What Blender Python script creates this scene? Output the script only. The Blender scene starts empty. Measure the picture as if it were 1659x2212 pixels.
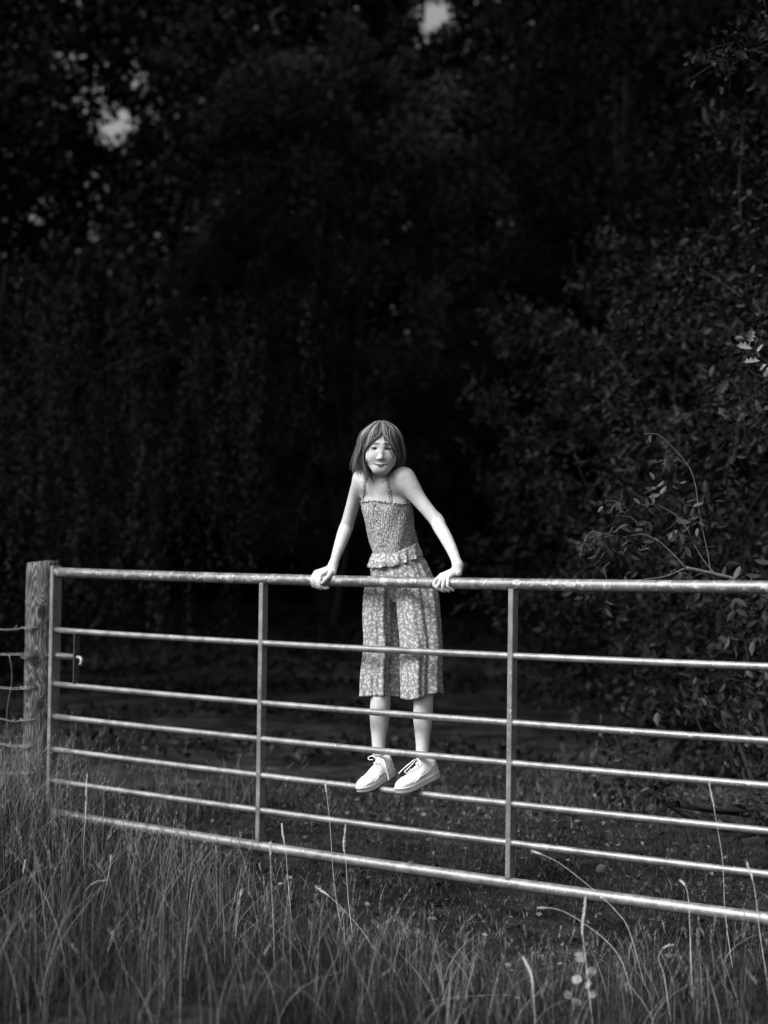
import bpy, math, random, os
import numpy as np
from mathutils import Vector, Matrix
from mathutils.bvhtree import BVHTree
rng = np.random.default_rng(7)
random.seed(7)
sc = bpy.context.scene
PI = math.pi

# ------------------------------------------------------------------ camera
F_PX, CX, CY = 4000.0, 829.5, 1106.0          # measured on a 1659 px wide view of the photograph
PITCH, ROLL = 0.0271, 0.0137
TOP_Z = 1.17                                   # height of the gate's top rail
CAM = np.array([0.0, 0.0, TOP_Z + 0.0737])
_F = np.array([0, math.cos(PITCH), math.sin(PITCH)])
_U0 = np.array([0, -math.sin(PITCH), math.cos(PITCH)])
_R0 = np.array([1.0, 0, 0])
CR = math.cos(ROLL) * _R0 + math.sin(ROLL) * _U0
CU = -math.sin(ROLL) * _R0 + math.cos(ROLL) * _U0
cam_d = bpy.data.cameras.new("camera")
cam_o = bpy.data.objects.new("camera", cam_d)
sc.collection.objects.link(cam_o)
m = Matrix.Identity(4)
for i in range(3):
    m[i][0], m[i][1], m[i][2], m[i][3] = CR[i], CU[i], -_F[i], CAM[i]
cam_o.matrix_world = m
cam_d.sensor_fit = 'HORIZONTAL'
cam_d.sensor_width = 24.0
cam_d.lens = F_PX / 1659.0 * 24.0
cam_d.clip_end = 400
cam_d.clip_start = 0.05
cam_d.dof.use_dof = True
cam_d.dof.focus_distance = 6.66
cam_d.dof.aperture_fstop = 1.95
sc.camera = cam_o

# ------------------------------------------------------------------ light
SUN_EL, SUN_AZ = math.radians(44), math.radians(-124)   # azimuth clockwise from the view axis: behind and left of the camera
sun_dir = np.array([math.sin(SUN_AZ) * math.cos(SUN_EL), math.cos(SUN_AZ) * math.cos(SUN_EL), math.sin(SUN_EL)])
w = bpy.data.worlds.new("World"); sc.world = w
w.use_nodes = True
nt = w.node_tree
bg = nt.nodes["Background"]
sky = nt.nodes.new("ShaderNodeTexSky")
sky.sky_type = 'NISHITA'; sky.sun_disc = False
sky.sun_elevation = SUN_EL
sky.sun_rotation = SUN_AZ
sky.air_density = 1.0; sky.dust_density = 8.0
bw = nt.nodes.new("ShaderNodeRGBToBW")           # a black and white world: the photograph is monochrome
nt.links.new(sky.outputs[0], bw.inputs[0]); nt.links.new(bw.outputs[0], bg.inputs[0])
bg.inputs[1].default_value = 0.145
sl = bpy.data.lights.new("sun", 'SUN')
sl.energy = 2.65; sl.angle = math.radians(28); sl.color = (1, 1, 1)
so = bpy.data.objects.new("sun", sl); sc.collection.objects.link(so)
so.rotation_euler = Vector(-sun_dir).to_track_quat('-Z', 'Y').to_euler()
sc.view_settings.view_transform = 'Standard'
sc.view_settings.look = 'None'
sc.view_settings.exposure = 0.42
sc.view_settings.gamma = 1
sc.cycles.max_bounces = 5
sc.cycles.diffuse_bounces = 3

# ------------------------------------------------------------------ helpers
GA = np.array([-1.4305, 8.1033]); GB = np.array([0.46, 6.5384])
GLEN = 2.4542
gu = (GB - GA) / np.linalg.norm(GB - GA)          # along the gate, to the right
gn = np.array([-gu[1], gu[0]])                    # square to it, away from the camera
if gn[1] < 0: gn = -gn
G3u = np.array([gu[0], gu[1], 0]); G3n = np.array([gn[0], gn[1], 0]); G3z = np.array([0, 0, 1.0])

def ray(px, py):
    d = _F + (px - CX) / F_PX * CR - (py - CY) / F_PX * CU
    return d / np.linalg.norm(d)
def P(px, py, b=0.0):
    """world point seen at (px, py), b metres behind the gate's plane"""
    d = ray(px, py)
    n = G3n
    t = (b - np.dot(CAM - np.array([GA[0], GA[1], 0]), n)) / np.dot(d, n)
    return CAM + t * d
def PD(px, py, D):
    d = ray(px, py); return CAM + d * (D / d[1])
def PZ(px, py, z=0.0):
    d = ray(px, py); return CAM + d * ((z - CAM[2]) / d[2])
def gate_pt(s, z=0.0, b=0.0):
    """point at s metres along the gate from its latch stile"""
    return np.array([*(GA + gu * s), z]) + G3n * b
def sag(s):
    return 0.021 * (s / GLEN - 0.7) ** 2
def project(P3):
    v = np.asarray(P3) - CAM
    d = v @ _F
    return CX + F_PX * (v @ CR) / d, CY - F_PX * (v @ CU) / d, d

def mesh_data(name, V, Fq, mat=None, smooth=False, attrs=None, mats=None, midx=None):
    V = np.asarray(V, dtype=np.float32)
    me = bpy.data.meshes.new(name)
    if isinstance(Fq, np.ndarray) and Fq.ndim == 2:
        n, k = Fq.shape
        me.vertices.add(len(V)); me.vertices.foreach_set("co", V.ravel())
        me.loops.add(n * k); me.loops.foreach_set("vertex_index", Fq.astype(np.int32).ravel())
        me.polygons.add(n)
        me.polygons.foreach_set("loop_start", (np.arange(n) * k).astype(np.int32))
        me.update(calc_edges=True)
    else:
        me.from_pydata([tuple(map(float, v)) for v in V], [], [tuple(int(i) for i in f) for f in Fq])
        me.update()
    if smooth:
        me.polygons.foreach_set("use_smooth", np.ones(len(me.polygons), dtype=bool))
    if mat: me.materials.append(mat)
    if mats:
        for mm in mats: me.materials.append(mm)
        if midx is not None: me.polygons.foreach_set("material_index", np.asarray(midx, dtype=np.int32))
    for an, arr in (attrs or {}).items():
        arr = np.asarray(arr, dtype=np.float32)
        if arr.ndim == 1:
            a = me.attributes.new(an, 'FLOAT', 'POINT'); a.data.foreach_set("value", arr)
        else:
            a = me.attributes.new(an, 'FLOAT_VECTOR', 'POINT'); a.data.foreach_set("vector", arr.ravel())
    return me
def wloc(o):
    l = np.zeros(3)
    while o is not None:
        l = l + np.array(o.location); o = o.parent
    return l
def obj(name, V, Fq, mat=None, parent=None, origin=None, smooth=False, **kw):
    """one mesh object from WORLD coordinates"""
    base = wloc(parent) if parent is not None else (np.zeros(3) if origin is None else np.array(origin, float))
    me = mesh_data(name, np.asarray(V, float) - base, Fq, mat, smooth, **kw)
    o = bpy.data.objects.new(name, me); sc.collection.objects.link(o)
    if parent is not None: o.parent = parent
    else: o.location = base
    return o
def thing(name, label, cat, loc, group=None):
    o = bpy.data.objects.new(name, None); sc.collection.objects.link(o)
    o.location = tuple(map(float, loc)); o['label'] = label; o['category'] = cat
    o.empty_display_size = 0.1
    if group: o['group'] = group
    return o
def tag(o, label=None, cat=None, group=None, kind=None):
    if label: o['label'] = label
    if cat: o['category'] = cat
    if group: o['group'] = group
    if kind: o['kind'] = kind
    return o

class MB:
    """mesh buffer"""
    def __init__(s): s.V = []; s.F = []; s.n = 0
    def add(s, V, Fc):
        s.V += [tuple(v) for v in V]; s.F += [tuple(i + s.n for i in f) for f in Fc]; s.n += len(V)
    def box(s, c, ax, ay, az, bev=0.0):
        """centre and three half-axis vectors; small chamfers on the edges"""
        c = np.asarray(c, float); ax, ay, az = [np.asarray(a, float) for a in (ax, ay, az)]
        la, lb, lc = [np.linalg.norm(a) for a in (ax, ay, az)]
        if bev <= 0:
            V = [c + i * ax + j * ay + k * az for k in (-1, 1) for j in (-1, 1) for i in (-1, 1)]
            s.add(V, [(0, 2, 3, 1), (4, 5, 7, 6), (0, 1, 5, 4), (2, 6, 7, 3), (0, 4, 6, 2), (1, 3, 7, 5)]); return
        # octagonal prism along az with inset ends
        fx, fy, fz = 1 - bev / la, 1 - bev / lb, 1 - bev / lc
        prof = [(-fx, -1), (fx, -1), (1, -fy), (1, fy), (fx, 1), (-fx, 1), (-1, fy), (-1, -fy)]
        V = []
        for zz, q in ((-1, 1), (-fz, 0), (fz, 0), (1, 1)):
            for (a, b) in prof:
                if q: a, b = a * fx, b * fy
                V.append(c + a * ax + b * ay + zz * az)
        Fc = [tuple(range(7, -1, -1)), tuple(range(24, 32))]
        for r in range(3):
            for i in range(8):
                j = (i + 1) % 8
                Fc.append((r * 8 + i, r * 8 + j, r * 8 + 8 + j, r * 8 + 8 + i))
        s.add(V, Fc)
    def tube(s, pts, rad, n=8, cap=True, flat=1.0):
        pts = [np.asarray(p, float) for p in pts]
        if np.isscalar(rad): rad = [rad] * len(pts)
        t = [pts[min(i + 1, len(pts) - 1)] - pts[max(i - 1, 0)] for i in range(len(pts))]
        t = [v / (np.linalg.norm(v) + 1e-9) for v in t]
        up = np.array([0, 0, 1.0]) if abs(t[0][2]) < 0.9 else np.array([0, 1.0, 0])
        a = np.cross(t[0], up); a /= np.linalg.norm(a)
        V = []
        for p, d, r in zip(pts, t, rad):
            a = a - d * np.dot(a, d); a /= np.linalg.norm(a); b = np.cross(d, a)
            for k in range(n):
                th = 2 * PI * k / n
                V.append(p + r * (math.cos(th) * a + math.sin(th) * b * flat))
        Fc = []
        for i in range(len(pts) - 1):
            for k in range(n):
                k2 = (k + 1) % n
                Fc.append((i * n + k, i * n + k2, (i + 1) * n + k2, (i + 1) * n + k))
        if cap:
            Fc.append(tuple(range(n - 1, -1, -1))); Fc.append(tuple((len(pts) - 1) * n + k for k in range(n)))
        s.add(V, Fc)
    def ribbon(s, pts, wd, nrm):
        """flat strip with a little thickness"""
        pts = [np.asarray(p, float) for p in pts]
        if np.isscalar(wd): wd = [wd] * len(pts)
        V = []
        for i, p in enumerate(pts):
            t = pts[min(i + 1, len(pts) - 1)] - pts[max(i - 1, 0)]; t /= np.linalg.norm(t) + 1e-9
            nn = np.asarray(nrm[i] if isinstance(nrm, list) else nrm, float)
            sd = np.cross(t, nn); sd /= np.linalg.norm(sd) + 1e-9
            no = np.cross(sd, t)
            for q, h in ((-1, 0.0009), (1, 0.0009), (1, -0.0009), (-1, -0.0009)):
                V.append(p + sd * wd[i] * 0.5 * q + no * h)
        Fc = []
        for i in range(len(pts) - 1):
            for k in range(4):
                k2 = (k + 1) % 4
                Fc.append((i * 4 + k, i * 4 + k2, i * 4 + 4 + k2, i * 4 + 4 + k))
        Fc += [(3, 2, 1, 0), tuple(len(pts) * 4 - 4 + k for k in range(4))]
        s.add(V, Fc)
    def build(s, name, mat, parent=None, origin=None, smooth=False, **kw):
        return obj(name, s.V, s.F, mat, parent, origin, smooth, **kw)
def smooth_path(pts, n=8):
    """Catmull-Rom through the points"""
    p = [np.asarray(q, float) for q in pts]
    p = [2 * p[0] - p[1]] + p + [2 * p[-1] - p[-2]]
    out = []
    for i in range(1, len(p) - 2):
        for k in range(n):
            t = k / n
            out.append(0.5 * ((2 * p[i]) + (-p[i - 1] + p[i + 1]) * t + (2 * p[i - 1] - 5 * p[i] + 4 * p[i + 1] - p[i + 2]) * t * t
                              + (-p[i - 1] + 3 * p[i] - 3 * p[i + 1] + p[i + 2]) * t ** 3))
    out.append(p[-2]); return out

# ------------------------------------------------------------------ materials
class N:
    def __init__(s, name, rough=0.7, metal=0.0, spec=0.3):
        s.m = bpy.data.materials.new(name); s.m.use_nodes = True; s.t = s.m.node_tree
        s.b = s.t.nodes["Principled BSDF"]
        s.b.inputs["Roughness"].default_value = rough; s.b.inputs["Metallic"].default_value = metal
        s.b.inputs["Specular IOR Level"].default_value = spec
        s.x = s.t.nodes.new("ShaderNodeTexCoord")
    def n(s, ty, **kw):
        o = s.t.nodes.new(ty)
        for k, v in kw.items():
            if k in o.inputs.keys(): o.inputs[k].default_value = v
            else: setattr(o, k, v)
        return o
    def l(s, a, b): s.t.links.new(a, b)
    def map(s, scale=(1, 1, 1), loc=(0, 0, 0), src=None):
        mp = s.n("ShaderNodeMapping"); mp.inputs["Scale"].default_value = scale; mp.inputs["Location"].default_value = loc
        s.l(src or s.x.outputs["Object"], mp.inputs[0]); return mp.outputs[0]
    def noise(s, scale, detail=4, rough=0.5, vec=None, dist=0.0):
        q = s.n("ShaderNodeTexNoise"); q.inputs["Scale"].default_value = scale; q.inputs["Detail"].default_value = detail
        q.inputs["Roughness"].default_value = rough; q.inputs["Distortion"].default_value = dist
        s.l(vec or s.x.outputs["Object"], q.inputs["Vector"]); return q.outputs["Fac"]
    def ramp(s, fac, stops, interp='LINEAR'):
        r = s.n("ShaderNodeValToRGB"); r.color_ramp.interpolation = interp
        e = r.color_ramp.elements
        while len(e) < len(stops): e.new(0.5)
        for q, (p, v) in zip(e, stops): q.position = p; q.color = (v, v, v, 1)
        s.l(fac, r.inputs[0]); return r.outputs[0]
    def math(s, op, a, b=None, c=None):
        q = s.n("ShaderNodeMath"); q.operation = op
        for i, v in enumerate((a, b, c)):
            if v is None: continue
            if isinstance(v, (int, float)): q.inputs[i].default_value = v
            else: s.l(v, q.inputs[i])
        return q.outputs[0]
    def mix(s, f, a, b):
        """scalar mix"""
        q = s.n("ShaderNodeMix"); q.data_type = 'FLOAT'
        for i, v in ((0, f), (2, a), (3, b)):
            if isinstance(v, (int, float)): q.inputs[i].default_value = v
            else: s.l(v, q.inputs[i])
        return q.outputs[0]
    def color(s, v):
        if isinstance(v, (int, float)): s.b.inputs["Base Color"].default_value = (v, v, v, 1)
        else: s.l(v, s.b.inputs["Base Color"])
        return s
    def bump(s, h, strength=0.3, dist=0.002):
        q = s.n("ShaderNodeBump"); q.inputs["Strength"].default_value = strength; q.inputs["Distance"].default_value = dist
        s.l(h, q.inputs["Height"]); s.l(q.outputs[0], s.b.inputs["Normal"]); return s
    def attr(s, name, out="Fac"):
        q = s.n("ShaderNodeAttribute"); q.attribute_name = name; return q.outputs[out]
    def rough(s, v): s.l(v, s.b.inputs["Roughness"]); return s
def plain(name, v, rough=0.7, metal=0, spec=0.3, var=0.15, scale=20):
    n = N(name, rough, metal, spec)
    n.color(n.ramp(n.noise(scale), [(0.3, v * (1 - var)), (0.7, v * (1 + var))])); return n.m

def leaf_mat(name, lo, hi, rough=0.5, spec=0.25, tr=0.0):
    n = N(name, rough, 0, spec)
    r = n.ramp(n.attr("tone"), [(0.0, lo), (1.0, hi)])
    n.color(r)
    if tr > 0:
        out = n.t.nodes["Material Output"]
        tb = n.n("ShaderNodeBsdfTranslucent"); n.l(r, tb.inputs[0])
        mx = n.n("ShaderNodeMixShader"); mx.inputs[0].default_value = tr
        n.l(n.b.outputs[0], mx.inputs[1]); n.l(tb.outputs[0], mx.inputs[2]); n.l(mx.outputs[0], out.inputs[0])
    return n.m
# ------------------------------------------------------------------ gate
def galv(name, patch, dark=1.0, white=0.75):
    n = N(name, 0.40, 0.68, 0.5)
    fine = n.noise(90, 6, 0.65)
    mot = n.noise(14, 5, 0.6, vec=n.map((1, 1, 1)))
    base = n.ramp(n.math('ADD', n.math('MULTIPLY', fine, 0.5), n.math('MULTIPLY', mot, 0.5)), [(0.36, 0.20 * dark), (0.5, 0.32 * dark), (0.66, 0.44 * dark)])
    big = n.noise(38, 7, 0.75, dist=0.6)
    edge = n.ramp(big, [(0.60 - patch, 0.0), (0.62 - patch, 1.0)])
    spots = n.ramp(n.noise(140, 3, 0.6), [(0.68, 0.0), (0.72, 1.0)])
    c = n.mix(edge, base, white)
    c = n.mix(n.math('MULTIPLY', spots, 0.7), c, 0.05)
    n.color(c)
    n.rough(n.ramp(mot, [(0.3, 0.34), (0.7, 0.56)]))
    n.bump(n.math('ADD', fine, n.math('MULTIPLY', edge, 0.4)), 0.5, 0.0015)
    return n.m
M_galv = galv("galvanised_steel", -0.02, 0.76, .46)
M_galv_top = galv("weathered_galvanised_steel", 0.045, 0.6, 0.45)
M_bolt = plain('worn_bolt_steel', 0.22, 0.5, 0.6, 0.5, 0.3, 60)
M_steel_dark = plain("dull_steel", 0.07, 0.5, 0.6, 0.5, 0.3, 60)

FR = [0, .2405, .4644, .5994, .7355, .8659, 1.0]
SPAN = [0.0, 1.246, 2.454, 3.68]                  # latch stile, two uprights, hanging stile
gz = lambda s, f: TOP_Z - 1.05 * f + sag(s)
gate = thing('field_gate', 'galvanised tubular seven rail metal field gate that the girl stands on', 'gate', gate_pt(1.8, 0.0))
ss = np.linspace(0.012, 3.67, 26)
for i, f in enumerate(FR):
    mb = MB()
    R = 0.0212 if i in (0, 6) else 0.0128
    if i in (0, 6): segs = [(0.012, 3.67)]
    else: segs = [(0.012, 3.67)]
    pts = [gate_pt(s, gz(s, f)) for s in ss]
    mb.tube(pts, R, 20)
    o = mb.build('rail', M_galv_top if i == 0 else M_galv, gate, smooth=True)
    if i == 0: tag(o, 'thick weathered top rail with pale flaking patches')
def upright(s, hw, hd, z0, z1, name):
    mb = MB(); c = gate_pt(s, (z0 + z1) / 2)
    mb.box(c, G3u * hw, G3n * hd, G3z * (z1 - z0) / 2, 0.002)
    return mb.build(name, M_galv, gate)
upright(0.0, 0.0105, 0.026, gz(0, 1) - 0.03, gz(0, 0) + 0.028, 'stile')
upright(SPAN[1], 0.0108, 0.0165, gz(SPAN[1], 1), gz(SPAN[1], 0) - 0.015, 'upright')
upright(SPAN[2], 0.0108, 0.0165, gz(SPAN[2], 1), gz(SPAN[2], 0) - 0.015, 'upright')
upright(3.68, 0.014, 0.026, gz(3.68, 1) - 0.03, gz(3.68, 0) + 0.028, 'stile')
# weld beads where rails meet uprights
for s in (0.012, SPAN[1] - 0.012, SPAN[1] + 0.012, SPAN[2] - 0.012, SPAN[2] + 0.012):
    for i, f in enumerate(FR):
        mb = MB()
        R = 0.0212 if i in (0, 6) else 0.0128
        if s > 0.1 and i in (0, 6): continue
        ring = [gate_pt(s, gz(s, f), 0) + (R + 0.0004) * (math.cos(a) * G3n + math.sin(a) * G3z) for a in np.linspace(0, 2 * PI, 15)]
        mb.tube(ring, 0.0022, 6, cap=False)
        mb.build('weld_bead', M_galv, gate, smooth=True)
# spring latch between second and third rail
L0 = P(166, 1371, 0); 
sl_ = float(np.dot(L0[:2] - GA, gu))
zt, zb = gz(sl_, FR[1]) - 0.010, gz(sl_, FR[2]) + 0.010
mb = MB(); mb.box(gate_pt(sl_, (zt + zb) / 2), G3u * 0.003, G3n * 0.016, G3z * (zt - zb) / 2, 0.001)
mb.build('latch_plate', M_steel_dark, gate)
zl = P(140, 1417, 0)[2]
mb = MB()
mb.tube([gate_pt(-0.045, zl), gate_pt(-0.03, zl), gate_pt(sl_ + 0.012, zl - .002)], 0.006, 12)
mb.tube(smooth_path([gate_pt(sl_ + 0.004, zl - .002), gate_pt(sl_ + 0.024, zl - .004), gate_pt(sl_ + 0.034, zl - 0.014), gate_pt(sl_ + 0.034, zl - 0.036, -0.006)], 5), 0.0085, 12)
bolt = mb.build('latch_bolt', M_bolt, gate, smooth=True)
mb = MB()
coil = [gate_pt(0.022 + (sl_ - 0.03) * t / 90, zl - .001) + 0.0125 * (math.cos(t * 2 * PI / 10) * G3n + math.sin(t * 2 * PI / 10) * G3z) for t in range(91)]
mb.tube(coil, 0.0027, 6)
mb.build('spring', M_galv, bolt, smooth=True)

# ------------------------------------------------------------------ wooden post
n = N("weathered_post_wood", 0.8, 0, 0.2)
sep = n.n("ShaderNodeSeparateXYZ"); n.l(n.x.outputs["Object"], sep.inputs[0])
kn = [(-0.010, 0.98), (-0.030, 0.655), (0.014, 0.82), (0.006, 0.50), (0.02, 0.33)]
vec = n.map((17.0, 17.0, 2.0)); g = n.noise(1.0, 3.0, 0.5, vec=vec, dist=0.5)
acc = n.math('MULTIPLY', g, 9.0)
kmask = None
crack = None
# wide field around each knot bends the grain lines round it
for (kx, kz), rr in zip([(0.012, 1.005), (-0.014, 0.79), (0.012, 0.60)], (0.022, 0.024, 0.018)):
    dx = n.math('MULTIPLY', n.math('SUBTRACT', sep.outputs[0], kx), 1.0)
    dz = n.math('MULTIPLY', n.math('SUBTRACT', sep.outputs[2], kz), 0.62)
    d = n.math('SQRT', n.math('ADD', n.math('MULTIPLY', dx, dx), n.math('MULTIPLY', dz, dz)))
    fall = n.math('DIVIDE', 0.055, n.math('ADD', d, 0.02))
    acc = n.math('ADD', acc, fall)
    k1 = n.ramp(n.math('DIVIDE', d, rr * 2.4), [(0.25, 1.0), (0.5, 0.0)])
    kmask = k1 if kmask is None else n.math('MAXIMUM', kmask, k1)
    # drying crack running down from the knot
    cx_ = n.math('ABSOLUTE', n.math('SUBTRACT', n.math('ADD', dx, n.math('MULTIPLY', n.math('SUBTRACT', n.noise(14), 0.5), 0.012)), 0.004))
    cm = n.math('MULTIPLY', n.math('LESS_THAN', cx_, 0.0022), n.math('MULTIPLY', n.math('LESS_THAN', dz, 0.0), n.math('GREATER_THAN', dz, -0.07)))
    crack = cm if crack is None else n.math('MAXIMUM', crack, cm)
lines = n.math('SINE', n.math('MULTIPLY', acc, 11.0))
fib = n.noise(1.0, 5, 0.7, vec=n.map((260, 260, 7)))
lc = n.ramp(n.math('ADD', n.math('MULTIPLY', lines, 0.3), 0.5), [(0.2, 0.028), (0.5, 0.068), (0.8, 0.15)])
c = n.math('MULTIPLY', lc, n.ramp(fib, [(0.3, 0.45), (0.7, 1.45)]))
c = n.math('MULTIPLY', c, n.ramp(n.noise(9, 5, .7, vec=n.map((1, 1, .5))), [(0.35, 0.45), (0.62, 1.3)]))
c = n.mix(kmask, c, 0.012); c = n.mix(crack, c, 0.008)
n.color(c)
n.bump(n.math('ADD', n.math('MULTIPLY', lines, 0.5), n.math('ADD', fib, n.math('MULTIPLY', crack, -3.0))), 0.9, 0.0025)
M_post = n.m
post_c = P(88, 1500, 0.02); PX, PY = post_c[0], post_c[1]
ztop = P(88, 1214, 0.02)[2]
V = []; Fc = []
ya = math.radians(-17)
NS, NZ = 48, 40
r_ = np.random.default_rng(3)
for j in range(NZ + 1):
    z = -0.25 + (ztop + 0.25) * j / NZ
    wob = 0.0015 * math.sin(z * 7) + 0.001 * math.sin(z * 19)
    for k in range(NS):
        th = 2 * PI * (k + .5) / NS
        e = 0.68
        x = 0.0665 * math.copysign(abs(math.cos(th)) ** e, math.cos(th)); y = 0.0665 * math.copysign(abs(math.sin(th)) ** e, math.sin(th))
        q = 1.0 + wob * 6 + 0.012 * math.sin(3 * th + z * 4)
        if j == NZ: q *= 0.96
        x, y = x * q, y * q
        V.append((PX + x * math.cos(ya) - y * math.sin(ya), PY + x * math.sin(ya) + y * math.cos(ya), z + (0.008 * x / 0.0665 if j >= NZ - 0 else 0) + (0.003 * math.sin(th * 5) if j == NZ else 0)))
for j in range(NZ):
    for k in range(NS):
        k2 = (k + 1) % NS
        Fc.append((j * NS + k, j * NS + k2, (j + 1) * NS + k2, (j + 1) * NS + k))
Fc.append(tuple(NZ * NS + k for k in range(NS)))
post = obj('gate_post', V, Fc, M_post, None, (PX, PY, 0), smooth=False)
for p_ in post.data.polygons: p_.use_smooth = p_.index < NZ * NS
tag(post, 'weathered wooden gate post with knots and swirling grain at the latch end', 'gate post')

# ------------------------------------------------------------------ wire fence left of the post
M_wire = plain("galvanised_wire", 0.17, 0.45, 0.6, 0.5, 0.3, 200)
wf = thing('wire_fence', 'barbed and plain wire strands stapled to the wooden gate post', 'wire fence', (PX - 0.6, PY + 0.4, 0))
fd = np.array([-0.93, 0.36, 0.0]); fd /= np.linalg.norm(fd)
sd_ = np.array([-fd[1], fd[0], 0])
def wstart(py): 
    p = P(60, py, 0.0); return np.array([PX - 0.055, PY - 0.069, p[2]])
for py, barb in ((1354, 1), (1415, 0), (1482, 0), (1551, 1), (1608, 0), (1663, 0)):
    a = wstart(py)
    rr = np.random.default_rng(py)
    pts = [a + np.array([0.05, 0.0, -0.001 + 0.004 * rr.random()])]
    Lw = 1.7
    for t in np.linspace(0, 1, 28):
        pts.append(a + fd * Lw * t + np.array([0, 0, -0.02 * math.sin(PI * t) + 0.004 * rr.standard_normal() + 0.006 * math.sin(9 * t + py)]))
    mb = MB()
    if barb == 0:
        mb.tube(pts, 0.0014, 6)
        p2 = [p + np.array([0, 0, 0.009 * (1 - t) + 0.001]) for p, t in zip(pts[:7], np.linspace(0, 1, 7))]
        mb.tube(p2, 0.0011, 6)
    else:
        for ph in (0, PI):
            q = []
            for i, p in enumerate(smooth_path(pts, 6)):
                q.append(p + 0.003 * (math.cos(i * 1.1 + ph) * sd_ + math.sin(i * 1.1 + ph) * G3z))
            mb.tube(q, 0.0012, 5)
        for t in np.arange(0.03, 0.95, 0.055 if py == 1354 else 0.075):
            c0 = a + fd * Lw * t + np.array([0, 0, -0.02 * math.sin(PI * t)])
            for k in range(2):
                dv = rr.standard_normal(3); dv -= fd * np.dot(dv, fd); dv /= np.linalg.norm(dv)
                ring = [c0 + fd * (0.002 * u_ - .004) + 0.0042 * (math.cos(u_ * 1.3) * sd_ + math.sin(u_ * 1.3) * G3z) for u_ in range(8)]
                mb.tube([c0 - dv * 0.015 + fd * .002, c0, *ring, c0 + dv * 0.014], 0.0012, 4)
    mb.build('barbed_strand' if barb else 'wire_strand', M_wire, wf, smooth=True)
mb = MB()
z0, z1 = P(46, 1665, 0)[2], P(46, 1412, 0)[2]
c0 = wstart(1415) + fd * 0.085
q = [np.array([c0[0] + 0.012 * math.sin(t * 9) + .012 * t, c0[1] - 0.004, z1 + (z0 - z1) * t]) for t in np.linspace(0, 1, 18)]
mb.tube(q, 0.0016, 6); mb.build('stay_wire', M_wire, wf, smooth=True)
# staples and wire ends wrapped on the post face
fx = np.array([math.cos(ya), math.sin(ya), 0]); fy = np.array([-math.sin(ya), math.cos(ya), 0])
for py, wd in ((1354, 0.055), (1417, 0.03), (1482, 0.052), (1551, 0.035), (1608, 0.052), (1663, 0.055)):
    z = wstart(py)[2]
    c0 = np.array([PX, PY, z]) - fy * 0.0705
    mb = MB()
    mb.tube(smooth_path([c0 - fx * 0.066 + fy * .004 + G3z * 0.004, c0 - fx * 0.05 - fy * .003, c0 + fx * (wd - 0.07) - fy * .002 - G3z * 0.005, c0 + fx * (wd - 0.05) - fy * .001 + G3z * .002], 5), 0.0017, 6)
    mb.tube(smooth_path([c0 - fx * 0.066 + fy * .004 - G3z * 0.003, c0 - fx * 0.045 - fy * .003 - G3z * .007, c0 + fx * (wd - 0.075) - fy * .002 - G3z * 0.009], 5), 0.0015, 6)
    mb.tube([c0 + fx * (wd - .062) + G3z * .006 + fy * .003, c0 + fx * (wd - .062) + G3z * .005 - fy * .004, c0 + fx * (wd - .062) - G3z * .005 - fy * .004, c0 + fx * (wd - .062) - G3z * .006 + fy * .003], 0.0016, 6)
    mb.build('staple', M_wire, wf, smooth=True)
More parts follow.
